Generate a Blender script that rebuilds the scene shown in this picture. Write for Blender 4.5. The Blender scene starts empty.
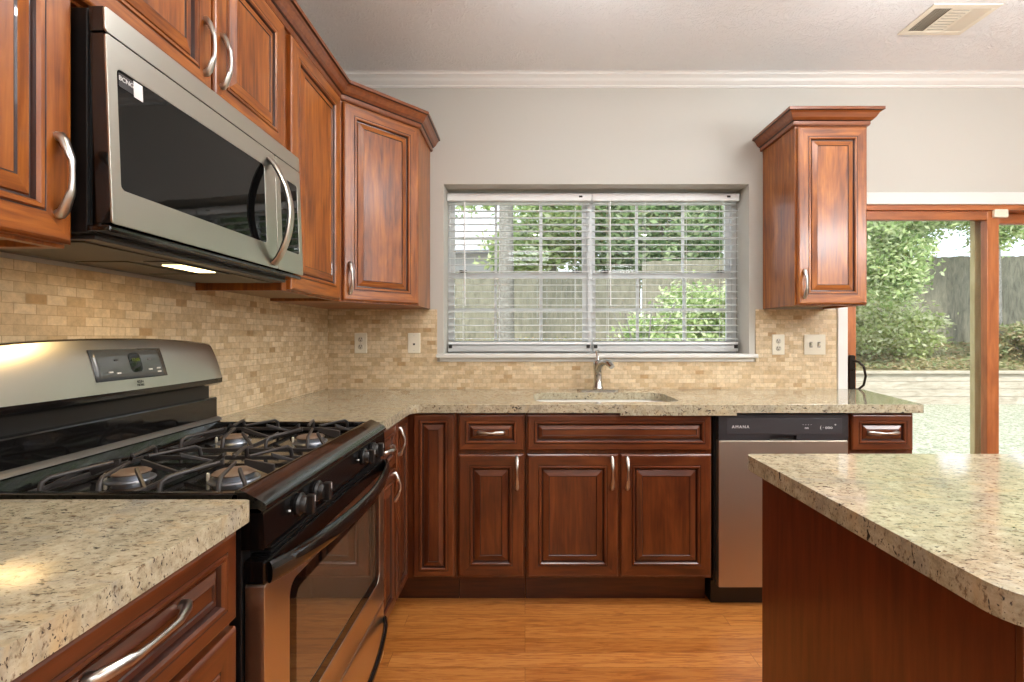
import bpy, bmesh, math, random
from mathutils import Vector, Matrix
random.seed(7)
PI = math.pi
sc = bpy.context.scene
C = sc.collection

# ------------------------------------------------------------------ camera, world, lights, exposure
F = 475.0                      # focal length in pixels of the 1024x682 frame
CAM_H = 1.212
cam_d = bpy.data.cameras.new('camera')
cam = bpy.data.objects.new('camera', cam_d); C.objects.link(cam)
cam.location = (0, 0, CAM_H); cam.rotation_euler = (PI/2, 0, 0)
cam_d.sensor_width = 36; cam_d.lens = 36*F/1024
cam_d.shift_x = -13/1024; cam_d.shift_y = -4/1024
cam_d.clip_start = 0.02; cam_d.clip_end = 300
sc.camera = cam
sc.view_settings.view_transform = 'Standard'
sc.view_settings.look = 'None'
sc.view_settings.gamma = 1
sc.view_settings.use_curve_mapping = False
sc.view_settings.exposure = 0.0
try:
    sc.cycles.use_denoising = True
    sc.cycles.max_bounces = 8; sc.cycles.diffuse_bounces = 4; sc.cycles.glossy_bounces = 4
    sc.cycles.transparent_max_bounces = 24
    sc.cycles.sample_clamp_indirect = 6
    sc.cycles.caustics_reflective = False; sc.cycles.caustics_refractive = False
except Exception: pass

world = bpy.data.worlds.new('sky'); sc.world = world; world.use_nodes = True
wn = world.node_tree; wn.nodes.clear()
wo = wn.nodes.new('ShaderNodeOutputWorld'); wb = wn.nodes.new('ShaderNodeBackground')
wb.inputs[0].default_value = (0.84, 0.90, 1.0, 1); wb.inputs[1].default_value = 2.2
wn.links.new(wb.outputs[0], wo.inputs[0])

def lamp(name, kind, loc, power, col, rot=(0,0,0), size=0.2, size_y=None, shape=None, spread=None):
    d = bpy.data.lights.new(name, kind); d.energy = power; d.color = col
    if kind == 'AREA':
        d.shape = shape or ('RECTANGLE' if size_y else 'DISK'); d.size = size
        if size_y: d.size_y = size_y
        if spread: d.spread = spread
    if kind == 'SUN': d.angle = size
    o = bpy.data.objects.new(name, d); C.objects.link(o)
    o.location = loc; o.rotation_euler = rot
    return o
lamp('sun', 'SUN', (0, 0, 20), 4.5, (1.0, 0.95, 0.86), rot=(math.radians(38), math.radians(-18), 0), size=0.12)
CEIL = 2.715
WARM = (1.0, 0.84, 0.66); NEUT = (0.93, 0.97, 1.0)
CANS = [(0.15, 0.95, WARM, 6), (1.75, 0.85, WARM, 9), (0.15, -1.1, NEUT, 12), (1.75, -1.1, NEUT, 12)]
for (x, y, c, p) in CANS:
    lamp('downlight_bulb', 'AREA', (x, y, CEIL-0.012), p, c, size=0.13)
FILL_DRUMS = [(0.30, 1.48, 0.20, 27, -0.11, 'over the aisle before the sink'), (1.60, 1.48, 0.20, 27, -0.11, 'over the aisle before the dishwasher'),
         (0.05, -0.75, 0.28, 22, -0.30, 'above the aisle behind the camera'), (3.2, -0.9, 0.22, 90, -0.50, 'behind the island on the right'), (1.6, -2.4, 0.30, 26, -0.30, 'at the rear of the room'),
         (2.45, 0.87, 0.15, 42, -0.62, 'hung over the middle of the island'), (2.95, 0.87, 0.15, 36, -0.62, 'hung past the far end of the island')]   # frosted drums added out of view as fill for ceiling and room

# ------------------------------------------------------------------ helpers
def col(c, a=1.0):
    """sRGB 0..255 to linear"""
    r = []
    for v in c:
        v /= 255.0
        r.append(v/12.92 if v <= 0.04045 else ((v+0.055)/1.055)**2.4)
    return (*r, a)

class MB:
    def __init__(s): s.v = []; s.f = []; s.m = []; s.sm = []
    def add(s, vs, fs, m=0, smooth=False):
        b = len(s.v); s.v += [tuple(v) for v in vs]
        for f in fs: s.f.append([b+i for i in f]); s.m.append(m); s.sm.append(smooth)
        return s
    def box(s, x0, y0, z0, x1, y1, z1, m=0):
        if x0 > x1: x0, x1 = x1, x0
        if y0 > y1: y0, y1 = y1, y0
        if z0 > z1: z0, z1 = z1, z0
        vs = [(x0,y0,z0),(x1,y0,z0),(x1,y1,z0),(x0,y1,z0),(x0,y0,z1),(x1,y0,z1),(x1,y1,z1),(x0,y1,z1)]
        return s.add(vs, [(0,3,2,1),(4,5,6,7),(0,1,5,4),(1,2,6,5),(2,3,7,6),(3,0,4,7)], m)
    def prism(s, pts, a0, a1, m=0, axis='z', smooth=False):
        """closed outline (ccw) extruded along an axis"""
        n = len(pts)
        def P(p, a): return {'z': (p[0], p[1], a), 'y': (p[0], a, p[1]), 'x': (a, p[0], p[1])}[axis]
        vs = [P(p, a0) for p in pts] + [P(p, a1) for p in pts]
        s.add(vs, [list(range(n))[::-1], [n+i for i in range(n)]], m)
        b = len(s.v); s.v += vs
        for i in range(n):
            j = (i+1) % n
            s.f.append([b+i, b+j, b+n+j, b+n+i]); s.m.append(m); s.sm.append(smooth)
        return s
    def loft(s, rings, m=0, closed=True, caps=True, smooth=True):
        n = len(rings[0]); b = len(s.v)
        for r in rings: s.v += [tuple(p) for p in r]
        for k in range(len(rings)-1):
            for i in range(n if closed else n-1):
                j = (i+1) % n
                s.f.append([b+k*n+i, b+k*n+j, b+(k+1)*n+j, b+(k+1)*n+i]); s.m.append(m); s.sm.append(smooth)
        if caps:
            s.f.append([b+i for i in range(n)][::-1]); s.m.append(m); s.sm.append(False)
            e = b+(len(rings)-1)*n
            s.f.append([e+i for i in range(n)]); s.m.append(m); s.sm.append(False)
        return s
    def tube(s, path, rad, seg=10, m=0, squash=None, caps=True):
        """path of points, rad = number or list of (ra, rb); frame kept by parallel transport"""
        P = [Vector(p) for p in path]; rings = []
        T = []
        for i in range(len(P)):
            a = P[max(i-1,0)]; c = P[min(i+1,len(P)-1)]; T.append((c-a).normalized())
        up = Vector((0,0,1)) if abs(T[0].z) < 0.9 else Vector((1,0,0))
        if squash: up = Vector(squash)
        for i, p in enumerate(P):
            t = T[i]; up = (up - t*up.dot(t)).normalized(); side = t.cross(up)
            r = rad[i] if isinstance(rad, (list, tuple)) else rad
            ra, rb = r if isinstance(r, (list, tuple)) else (r, r)
            rings.append([p + side*ra*math.cos(2*PI*k/seg) + up*rb*math.sin(2*PI*k/seg) for k in range(seg)])
        return s.loft(rings, m, caps=caps)
    def lathe(s, prof, c=(0,0,0), axis='z', seg=24, m=0):
        rings = []
        for (r, h) in prof:
            ring = []
            for k in range(seg):
                a = 2*PI*k/seg; u, v = r*math.cos(a), r*math.sin(a)
                q = {'z': (u, v, h), 'y': (u, h, v), 'x': (h, u, v)}[axis]
                ring.append((c[0]+q[0], c[1]+q[1], c[2]+q[2]))
            rings.append(ring)
        return s.loft(rings, m)
    def sweep(s, prof, path, m=0, smooth=False, caps=True):
        """profile (out, z) swept along an open XY polyline; 'out' is to the right of travel, with mitres"""
        n = len(path); rings = []
        for i, p in enumerate(path):
            p = Vector(p[:2]); d0 = (p-Vector(path[i-1][:2])).normalized() if i > 0 else None
            d1 = (Vector(path[i+1][:2])-p).normalized() if i < n-1 else None
            if d0 is None: d0 = d1
            if d1 is None: d1 = d0
            n0 = Vector((d0.y, -d0.x)); n1 = Vector((d1.y, -d1.x)); b = (n0+n1)
            b = b/ (b.length**2) * 2 if b.length > 1e-6 else n0
            rings.append([(p.x+b.x*o, p.y+b.y*o, z) for (o, z) in prof])
        return s.loft(rings, m, closed=True, caps=caps, smooth=smooth)
    def build(s, name, mats, parent=None, bevel=0, seg=2, auto=True):
        me = bpy.data.meshes.new(name); me.from_pydata(s.v, [], s.f)
        if not isinstance(mats, (list, tuple)): mats = [mats]
        for m in mats: me.materials.append(m)
        me.polygons.foreach_set('material_index', s.m)
        me.polygons.foreach_set('use_smooth', s.sm)
        bm = bmesh.new(); bm.from_mesh(me); bmesh.ops.recalc_face_normals(bm, faces=bm.faces); bm.to_mesh(me); bm.free()
        if any(s.sm): me.set_sharp_from_angle(angle=math.radians(42))
        me.update()
        o = bpy.data.objects.new(name, me); C.objects.link(o)
        if parent: o.parent = parent
        if bevel:
            b = o.modifiers.new('bevel', 'BEVEL'); b.width = bevel; b.segments = seg; b.limit_method = 'ANGLE'; b.angle_limit = math.radians(40)
            b.harden_normals = False
        return o

def thing(name, label, cat, loc=(0,0,0), rz=0, group=None):
    o = bpy.data.objects.new(name, None); C.objects.link(o); o.empty_display_size = 0.05
    o.location = loc; o.rotation_euler = (0,0,rz); o['label'] = label; o['category'] = cat
    if group: o['group'] = group
    return o
def tag(o, label, cat, group=None, kind=None):
    o['label'] = label; o['category'] = cat
    if group: o['group'] = group
    if kind: o['kind'] = kind
    return o
def struct(o, label=None):
    o['kind'] = 'structure'
    if label: o['label'] = label
    return o
def rrect(x0, y0, x1, y1, r, n=5):
    pts = []
    for (cx, cy, a0) in ((x1-r, y0+r, -PI/2), (x1-r, y1-r, 0), (x0+r, y1-r, PI/2), (x0+r, y0+r, PI)):
        for k in range(n+1):
            a = a0 + PI/2*k/n; pts.append((cx+r*math.cos(a), cy+r*math.sin(a)))
    return pts

# ------------------------------------------------------------------ materials
def mat(name):
    m = bpy.data.materials.new(name); m.use_nodes = True; nt = m.node_tree
    b = nt.nodes['Principled BSDF']; return m, nt, b
def N(nt, kind, **kw):
    n = nt.nodes.new('ShaderNode'+kind)
    for k, v in kw.items():
        if k in n.inputs: n.inputs[k].default_value = v
        else: setattr(n, k, v)
    return n
def plain(name, c, rough=0.5, metal=0, coat=0, spec=0.5, emit=None, es=1):
    m, nt, b = mat(name)
    b.inputs['Base Color'].default_value = col(c); b.inputs['Roughness'].default_value = rough
    b.inputs['Metallic'].default_value = metal; b.inputs['Coat Weight'].default_value = coat
    b.inputs['Specular IOR Level'].default_value = spec
    if emit: b.inputs['Emission Color'].default_value = col(emit); b.inputs['Emission Strength'].default_value = es
    # faint procedural unevenness so no surface is dead flat
    tc = N(nt, 'TexCoord'); no = N(nt, 'TexNoise', Scale=40.0, Detail=3.0)
    bp = N(nt, 'Bump', Strength=0.03, Distance=0.002)
    nt.links.new(tc.outputs['Object'], no.inputs['Vector']); nt.links.new(no.outputs[0], bp.inputs['Height'])
    nt.links.new(bp.outputs[0], b.inputs['Normal'])
    return m
def ramp(nt, stops):
    r = nt.nodes.new('ShaderNodeValToRGB'); e = r.color_ramp.elements
    while len(e) < len(stops): e.new(0.5)
    for el, (p, c) in zip(e, stops): el.position = p; el.color = col(c)
    return r

def wood(name, axis, dark, mid, light, rough=0.3, coat=0.5, figure=1.0):
    m, nt, b = mat(name); L = nt.links
    tc = N(nt, 'TexCoord'); oi = N(nt, 'ObjectInfo')
    off = N(nt, 'VectorMath', operation='SCALE'); off.inputs['Scale'].default_value = 7.0
    cx = N(nt, 'CombineXYZ'); L.new(oi.outputs['Random'], cx.inputs[0]); L.new(oi.outputs['Random'], cx.inputs[1]); L.new(oi.outputs['Random'], cx.inputs[2])
    L.new(cx.outputs[0], off.inputs[0])
    ad = N(nt, 'VectorMath', operation='ADD'); L.new(tc.outputs['Object'], ad.inputs[0]); L.new(off.outputs[0], ad.inputs[1])
    sc1 = {'x': (1.6, 22, 22), 'y': (22, 1.6, 22), 'z': (22, 22, 1.6)}[axis]
    sc2 = {'x': (2.5, 9, 9), 'y': (9, 2.5, 9), 'z': (9, 9, 2.5)}[axis]
    m1 = N(nt, 'Mapping'); m1.inputs['Scale'].default_value = sc1
    m2 = N(nt, 'Mapping'); m2.inputs['Scale'].default_value = sc2
    L.new(ad.outputs[0], m1.inputs['Vector']); L.new(ad.outputs[0], m2.inputs['Vector'])
    g = N(nt, 'TexNoise', Scale=3.0, Detail=6.0, Roughness=0.6, Distortion=0.4)
    k = N(nt, 'TexNoise', Scale=1.0, Detail=3.0, Roughness=0.55, Distortion=1.2)
    L.new(m1.outputs[0], g.inputs['Vector']); L.new(m2.outputs[0], k.inputs['Vector'])
    mx = N(nt, 'Mix', data_type='FLOAT'); mx.inputs[0].default_value = 0.55*figure
    L.new(g.outputs[0], mx.inputs[2]); L.new(k.outputs[0], mx.inputs[3])
    r = ramp(nt, [(0.36, dark), (0.5, mid), (0.66, light)])
    L.new(mx.outputs[0], r.inputs[0]); L.new(r.outputs[0], b.inputs['Base Color'])
    b.inputs['Roughness'].default_value = rough; b.inputs['Coat Weight'].default_value = coat; b.inputs['Coat Roughness'].default_value = 0.18
    bp = N(nt, 'Bump', Strength=0.06, Distance=0.001); L.new(g.outputs[0], bp.inputs['Height']); L.new(bp.outputs[0], b.inputs['Normal'])
    return m
UD, UM, UL = (96, 46, 14), (142, 77, 24), (178, 106, 38)  # upper cherry: the stronger light up here is put into a lighter colour
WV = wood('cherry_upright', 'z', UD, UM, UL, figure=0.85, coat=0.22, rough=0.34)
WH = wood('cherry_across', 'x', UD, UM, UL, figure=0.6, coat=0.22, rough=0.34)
CROWNM = wood('cherry_crown', 'x', (106, 52, 18), (120, 61, 22), (132, 70, 26), figure=0.3, coat=0.4)
BD, BM_, BL = (68, 31, 15), (95, 46, 21), (120, 64, 31)  # same cherry as the uppers, its shade put in as a darker colour
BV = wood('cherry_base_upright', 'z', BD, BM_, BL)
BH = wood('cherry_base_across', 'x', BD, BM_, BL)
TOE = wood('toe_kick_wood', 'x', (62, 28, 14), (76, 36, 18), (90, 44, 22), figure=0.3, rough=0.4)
GLAZE = plain('dark_glaze', (52, 22, 12), 0.4, coat=0.3)
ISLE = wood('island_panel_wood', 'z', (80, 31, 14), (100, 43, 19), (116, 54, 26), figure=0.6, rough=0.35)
CABIN = plain('cabinet_interior_ply', (150, 122, 92), 0.6)
DOORWOOD = wood('door_stained_pine', 'z', (146, 80, 34), (172, 100, 48), (192, 118, 64), rough=0.4, coat=0.2)
DOORWOODH = wood('door_stained_pine_across', 'x', (140, 76, 34), (166, 94, 44), (186, 112, 58), rough=0.4, coat=0.2)
RAWWOOD = wood('weathered_yellow_stile', 'z', (176, 160, 110), (196, 182, 132), (212, 200, 152), rough=0.6, coat=0.0)

def granite(name, tint=(1,1,1)):
    m, nt, b = mat(name); L = nt.links
    tc = N(nt, 'TexCoord')
    def noise(scale, detail, lo, hi, dist=0.0, stretch=(1,1,1)):
        mp = N(nt, 'Mapping'); mp.inputs['Scale'].default_value = stretch; mp.inputs['Rotation'].default_value = (0,0,0.25)
        L.new(tc.outputs['Object'], mp.inputs['Vector'])
        n = N(nt, 'TexNoise', Scale=scale, Detail=detail, Roughness=0.6, Distortion=dist); L.new(mp.outputs[0], n.inputs['Vector'])
        r = N(nt, 'MapRange'); r.inputs[1].default_value = lo; r.inputs[2].default_value = hi; L.new(n.outputs[0], r.inputs[0]); return r.outputs[0]
    base = ramp(nt, [(0.34, (144, 134, 110)), (0.48, (178, 168, 142)), (0.66, (202, 193, 168))])
    n0 = N(nt, 'TexNoise', Scale=44.0, Detail=8.0, Roughness=0.78); L.new(tc.outputs['Object'], n0.inputs['Vector']); L.new(n0.outputs[0], base.inputs[0])
    def over(prev, fac, c):
        x = N(nt, 'Mix', data_type='RGBA'); L.new(fac, x.inputs[0]); L.new(prev, x.inputs[6]); x.inputs[7].default_value = col(c); return x.outputs[2]
    c1 = over(base.outputs[0], noise(6, 5, 0.52, 0.78, 0.8, (1,1.8,1)), (146, 142, 132))
    c1 = over(c1, noise(11, 4, 0.56, 0.80, 0.6, (1,2.2,1)), (192, 168, 128))
    c2 = over(c1, noise(85, 4, 0.57, 0.66, 0.3, (1,1.6,1)), (128, 112, 90))
    c3 = over(c2, noise(56, 3, 0.63, 0.675, 0.5, (0.8,2.4,1)), (58, 52, 48))
    c4 = over(c3, noise(135, 3, 0.625, 0.67, 0.2, (0.9,1.8,1)), (78, 68, 60))
    L.new(c4, b.inputs['Base Color']); b.inputs['Roughness'].default_value = 0.07
    b.inputs['Coat Weight'].default_value = 0.0; b.inputs['Specular IOR Level'].default_value = 0.6
    return m
GRAN = granite('granite')
GRANROUGH = plain('granite_chiseled_edge', (176, 160, 130), 0.5)

def tiles(name, axes):
    m, nt, b = mat(name); L = nt.links
    tc = N(nt, 'TexCoord'); sp = N(nt, 'SeparateXYZ'); cb = N(nt, 'CombineXYZ'); L.new(tc.outputs['Object'], sp.inputs[0])
    L.new(sp.outputs[axes[0]], cb.inputs[0]); L.new(sp.outputs[axes[1]], cb.inputs[1])
    def brick(c1, c2, mo, bias=0.0):
        br = N(nt, 'TexBrick', offset=0.5, squash=1.0)
        br.inputs['Scale'].default_value = 1.0; br.inputs['Mortar Size'].default_value = 0.0011; br.inputs['Mortar Smooth'].default_value = 0.3
        br.inputs['Brick Width'].default_value = 0.049; br.inputs['Row Height'].default_value = 0.0243; br.inputs['Bias'].default_value = bias
        br.inputs['Color1'].default_value = c1; br.inputs['Color2'].default_value = c2; br.inputs['Mortar'].default_value = mo
        L.new(cb.outputs[0], br.inputs['Vector']); return br
    b1 = brick(col((198, 170, 130)), col((232, 212, 178)), col((190, 164, 128)))
    # a second look-up picks the few brown tiles
    b2 = brick((0,0,0,1), (1,1,1,1), (0,0,0,1))
    r = N(nt, 'MapRange'); r.inputs[1].default_value = 0.88; r.inputs[2].default_value = 0.99; L.new(b2.outputs['Color'], r.inputs[0])
    mx = N(nt, 'Mix', data_type='RGBA'); mx.inputs[7].default_value = col((182, 148, 104)); L.new(r.outputs[0], mx.inputs[0]); L.new(b1.outputs['Color'], mx.inputs[6])
    no = N(nt, 'TexNoise', Scale=46.0, Detail=6.0, Roughness=0.75); L.new(tc.outputs['Object'], no.inputs['Vector'])
    nr = N(nt, 'MapRange'); nr.inputs[1].default_value = 0.35; nr.inputs[2].default_value = 0.65; nr.inputs[3].default_value = 0.78; nr.inputs[4].default_value = 1.08; L.new(no.outputs[0], nr.inputs[0])
    ml = N(nt, 'Mix', data_type='RGBA', blend_type='MULTIPLY'); ml.inputs[0].default_value = 1; L.new(mx.outputs[2], ml.inputs[6])
    cc = N(nt, 'CombineColor'); [L.new(nr.outputs[0], cc.inputs[i]) for i in range(3)]; L.new(cc.outputs[0], ml.inputs[7])
    L.new(ml.outputs[2], b.inputs['Base Color']); b.inputs['Roughness'].default_value = 0.5
    bp = N(nt, 'Bump', Strength=0.35, Distance=0.0015, invert=True); L.new(b1.outputs['Fac'], bp.inputs['Height']); L.new(bp.outputs[0], b.inputs['Normal'])
    return m
TILE_B = tiles('travertine_tile_back', (0, 2))
TILE_L = tiles('travertine_tile_left', (1, 2))

def floor_mat():
    m, nt, b = mat('oak_plank_floor'); L = nt.links
    tc = N(nt, 'TexCoord')
    br = N(nt, 'TexBrick', offset=0.37, offset_frequency=3)
    br.inputs['Scale'].default_value = 1; br.inputs['Brick Width'].default_value = 1.37; br.inputs['Row Height'].default_value = 0.083
    br.inputs['Mortar Size'].default_value = 0.0008; br.inputs['Mortar Smooth'].default_value = 0.2
    br.inputs['Color1'].default_value = col((190, 120, 56)); br.inputs['Color2'].default_value = col((214, 144, 76)); br.inputs['Mortar'].default_value = col((136, 82, 36))
    L.new(tc.outputs['Object'], br.inputs['Vector'])
    mp = N(nt, 'Mapping'); mp.inputs['Scale'].default_value = (2.0, 26, 1); L.new(tc.outputs['Object'], mp.inputs['Vector'])
    sp = N(nt, 'SeparateColor'); L.new(br.outputs['Color'], sp.inputs[0])
    ad = N(nt, 'VectorMath', operation='MULTIPLY_ADD'); ad.inputs[1].default_value = (40, 40, 40); L.new(br.outputs['Color'], ad.inputs[0]); L.new(mp.outputs[0], ad.inputs[2])
    no = N(nt, 'TexNoise', Scale=2.6, Detail=6.0, Roughness=0.62, Distortion=1.6); L.new(ad.outputs[0], no.inputs['Vector'])
    r = ramp(nt, [(0.36, (160, 112, 66)), (0.46, (222, 190, 150)), (0.56, (255, 255, 255))]); L.new(no.outputs[0], r.inputs[0])
    ml = N(nt, 'Mix', data_type='RGBA', blend_type='MULTIPLY'); ml.inputs[0].default_value = 0.6; L.new(br.outputs['Color'], ml.inputs[6]); L.new(r.outputs[0], ml.inputs[7])
    L.new(ml.outputs[2], b.inputs['Base Color']); b.inputs['Roughness'].default_value = 0.32; b.inputs['Coat Weight'].default_value = 0.2
    bp = N(nt, 'Bump', Strength=0.2, Distance=0.001, invert=True); L.new(br.outputs['Fac'], bp.inputs['Height']); L.new(bp.outputs[0], b.inputs['Normal'])
    return m
FLOOR = floor_mat()
def ceiling_mat():
    m, nt, b = mat('stomped_plaster_ceiling'); L = nt.links
    b.inputs['Base Color'].default_value = col((238, 239, 240)); b.inputs['Roughness'].default_value = 0.9
    tc = N(nt, 'TexCoord')
    n = N(nt, 'TexNoise', Scale=9.0, Detail=2.0, Distortion=1.0); L.new(tc.outputs['Object'], n.inputs['Vector'])
    ad = N(nt, 'VectorMath', operation='MULTIPLY_ADD'); ad.inputs[1].default_value = (0.35, 0.35, 0.35)
    L.new(n.outputs['Color'], ad.inputs[0]); L.new(tc.outputs['Object'], ad.inputs[2])
    w = N(nt, 'TexNoise', Scale=34.0, Detail=3.0, Roughness=0.5, Distortion=0.8); L.new(ad.outputs[0], w.inputs['Vector'])
    q = N(nt, 'MapRange'); q.inputs[1].default_value = 0.50; q.inputs[2].default_value = 0.62; L.new(w.outputs[0], q.inputs[0])
    bp = N(nt, 'Bump', Strength=0.55, Distance=0.006); L.new(q.outputs[0], bp.inputs['Height']); L.new(bp.outputs[0], b.inputs['Normal'])
    return m
CEILM = ceiling_mat()
WALL = plain('greige_wall_paint', (192, 188, 179), 0.75)
WHITE = plain('white_trim_paint', (224, 222, 217), 0.4)
BLINDW = plain('white_blind_slat', (236, 237, 236), 0.45)
def blind_mat():
    m, nt, b = mat('white_blind_slat_material'); b.inputs['Base Color'].default_value = col((240, 241, 240)); b.inputs['Roughness'].default_value = 0.45
    t = N(nt, 'BsdfTranslucent'); t.inputs[0].default_value = col((235, 236, 235)); mx = N(nt, 'MixShader'); mx.inputs[0].default_value = 0.3
    o = nt.nodes['Material Output']; nt.links.new(b.outputs[0], mx.inputs[1]); nt.links.new(t.outputs[0], mx.inputs[2]); nt.links.new(mx.outputs[0], o.inputs[0]); return m
SLATM = blind_mat()
VINYL = plain('white_window_vinyl', (232, 234, 234), 0.4)
PLATE = plain('almond_cover_plate', (226, 218, 198), 0.35)
DARKSLOT = plain('dark_slot', (40, 36, 32), 0.6)
BLACK = plain('black_enamel', (14, 13, 13), 0.12, coat=0.5)
BLACKS = plain('black_satin_enamel', (13, 11, 11), 0.16, spec=0.35)
BLACKM = plain('microwave_glass', (9, 9, 9), 0.03, spec=0.28)
BLACKP = plain('black_plastic', (26, 25, 25), 0.35)
BLACKG = plain('black_glass', (8, 8, 8), 0.03, coat=0.3)
CASTIRON = plain('cast_iron', (54, 50, 49), 0.42)
BURN = plain('burner_cap_enamel', (120, 100, 84), 0.5)
ALU = plain('burner_aluminium', (160, 164, 172), 0.35, metal=0.9)
NICKEL = plain('satin_nickel', (200, 196, 190), 0.28, metal=1)
CHROME = plain('chrome', (190, 188, 184), 0.15, metal=1)
BRONZE = plain('dark_bronze', (38, 30, 24), 0.3, metal=0.6)
DGREY = plain('dark_grey_panel', (52, 50, 52), 0.3)
SINKW = plain('sink_white_composite', (232, 230, 222), 0.25)
LCD = plain('display_grey', (78, 82, 84), 0.15, coat=0.4)
GREENLED = plain('green_display', (40, 44, 20), 0.2, emit=(150, 160, 40), es=0.35)
TXTW = plain('white_print', (225, 225, 225), 0.5)
TXTK = plain('black_print', (30, 30, 30), 0.5)
FILTER = plain('grease_filter_mesh', (104, 98, 88), 0.5, metal=0.4)
LAMPM = plain('lamp_diffuser', (255, 240, 200), 0.5, emit=(255, 226, 160), es=9)
CANM = plain('downlight_diffuser', (255, 240, 220), 0.5, emit=(255, 225, 185), es=6)

def steel(name, c, rough, grain_axis):
    m, nt, b = mat(name); L = nt.links
    b.inputs['Base Color'].default_value = col(c); b.inputs['Metallic'].default_value = 1; b.inputs['Roughness'].default_value = rough
    tc = N(nt, 'TexCoord'); mp = N(nt, 'Mapping'); s = [500, 500, 500]; s['xyz'.index(grain_axis)] = 4; mp.inputs['Scale'].default_value = s
    no = N(nt, 'TexNoise', Scale=1.0, Detail=2.0); bp = N(nt, 'Bump', Strength=0.05, Distance=0.0006)
    L.new(tc.outputs['Object'], mp.inputs[0]); L.new(mp.outputs[0], no.inputs[0]); L.new(no.outputs[0], bp.inputs['Height']); L.new(bp.outputs[0], b.inputs['Normal'])
    return m
STEEL_X = steel('brushed_steel', (196, 192, 182), 0.30, 'x')
STEEL_D = steel('brushed_steel_dishwasher', (192, 178, 162), 0.42, 'z')
STEEL_O = steel('smooth_oven_steel', (226, 214, 198), 0.28, 'x')
STEEL_G = steel('brushed_backguard_steel', (206, 202, 194), 0.30, 'x')

def glass_mat():
    m = bpy.data.materials.new('clear_pane'); m.use_nodes = True; nt = m.node_tree; nt.nodes.clear()
    o = N(nt, 'OutputMaterial'); t = N(nt, 'BsdfTransparent'); t.inputs[0].default_value = (0.97, 0.985, 0.98, 1)
    g = N(nt, 'BsdfGlossy'); g.inputs['Roughness'].default_value = 0.0; f = N(nt, 'LayerWeight')
    p = N(nt, 'Math', operation='POWER'); p.inputs[1].default_value = 5.0; nt.links.new(f.outputs['Facing'], p.inputs[0])
    q = N(nt, 'Math', operation='MULTIPLY_ADD'); q.inputs[1].default_value = 0.93; q.inputs[2].default_value = 0.03; nt.links.new(p.outputs[0], q.inputs[0])
    f.inputs['Blend'].default_value = 0.5
    mx = N(nt, 'MixShader'); nt.links.new(q.outputs[0], mx.inputs[0]); nt.links.new(t.outputs[0], mx.inputs[1]); nt.links.new(g.outputs[0], mx.inputs[2])
    nt.links.new(mx.outputs[0], o.inputs[0]); return m
GLASS = glass_mat()

def text(s, size, m, parent, loc, rot, depth=0.0004, name='lettering', align='CENTER', spacing=1.0):
    c = bpy.data.curves.new(name, 'FONT'); c.body = s; c.size = size; c.extrude = depth; c.align_x = align; c.align_y = 'CENTER'
    c.space_character = spacing
    t = bpy.data.objects.new(name, c); C.objects.link(t)
    dg = bpy.context.evaluated_depsgraph_get(); me = bpy.data.meshes.new_from_object(t.evaluated_get(dg))
    bpy.data.objects.remove(t); me.materials.clear(); me.materials.append(m)
    o = bpy.data.objects.new(name, me); C.objects.link(o); o.parent = parent; o.location = loc; o.rotation_euler = rot
    return o

# ------------------------------------------------------------------ the room
LX, RX, BY, FY = -1.142, 3.9, 2.74, -3.2
WX0, WX1, WZ0, WZ1 = -0.470, 1.292, 1.088, 2.094        # window opening
DX0, DX1, DZ1 = 1.851, 3.55, 1.973                        # sliding door opening
TH = 0.22
struct(MB().box(LX-0.1, FY-0.1, -0.06, RX+0.1, BY+TH, 0).build('floor', FLOOR), 'orange oak plank floor')
struct(MB().box(LX-0.1, FY-0.1, CEIL, RX+0.1, BY+TH, CEIL+0.08).build('ceiling', CEILM), 'textured white plaster ceiling')
struct(MB().box(LX-0.1, FY, 0, LX, BY+TH, CEIL).build('wall_left', WALL))
struct(MB().box(RX, FY, 0, RX+0.1, BY+TH, CEIL).build('wall_right', WALL))
struct(MB().box(LX-0.1, FY-0.1, 0, RX+0.1, FY, CEIL).build('wall_front', WALL))
w = MB()
w.box(LX, BY, 0, WX0, BY+TH, CEIL); w.box(WX0, BY, 0, WX1, BY+TH, WZ0); w.box(WX0, BY, WZ1, WX1, BY+TH, CEIL)
w.box(WX1, BY, 0, DX0, BY+TH, CEIL); w.box(DX0, BY, DZ1, DX1, BY+TH, CEIL); w.box(DX1, BY, 0, RX, BY+TH, CEIL)
struct(w.build('wall_back', WALL), 'greige back wall with window and sliding door')
CR = [(0,CEIL-0.067),(0.006,CEIL-0.067),(0.010,CEIL-0.060),(0.010,CEIL-0.054),(0.016,CEIL-0.050),(0.026,CEIL-0.040),(0.034,CEIL-0.026),(0.046,CEIL-0.017),(0.052,CEIL-0.014),(0.052,CEIL-0.006),(0.060,CEIL-0.002),(0.060,CEIL),(0,CEIL)]
struct(MB().sweep(CR, [(LX,FY),(LX,BY),(RX,BY),(RX,FY)]).build('trim_1', WHITE), 'white crown moulding under the ceiling')
t = MB()
t.box(1.794, BY-0.018, 0, DX0, BY, 2.042); t.box(DX0, BY-0.018, DZ1, DX1, BY, 2.042); t.box(DX1, BY-0.018, 0, DX1+0.057, BY, 2.042)
struct(t.build('trim_2', WHITE, bevel=0.003), 'white casing around the sliding door')
struct(MB().box(DX1+0.06, BY-0.014, 0, RX, BY, 0.09).build('baseboard_back', WHITE, bevel=0.003))
struct(MB().box(RX-0.014, FY, 0, RX, BY-0.014, 0.09).build('baseboard_right', WHITE, bevel=0.003))

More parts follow.
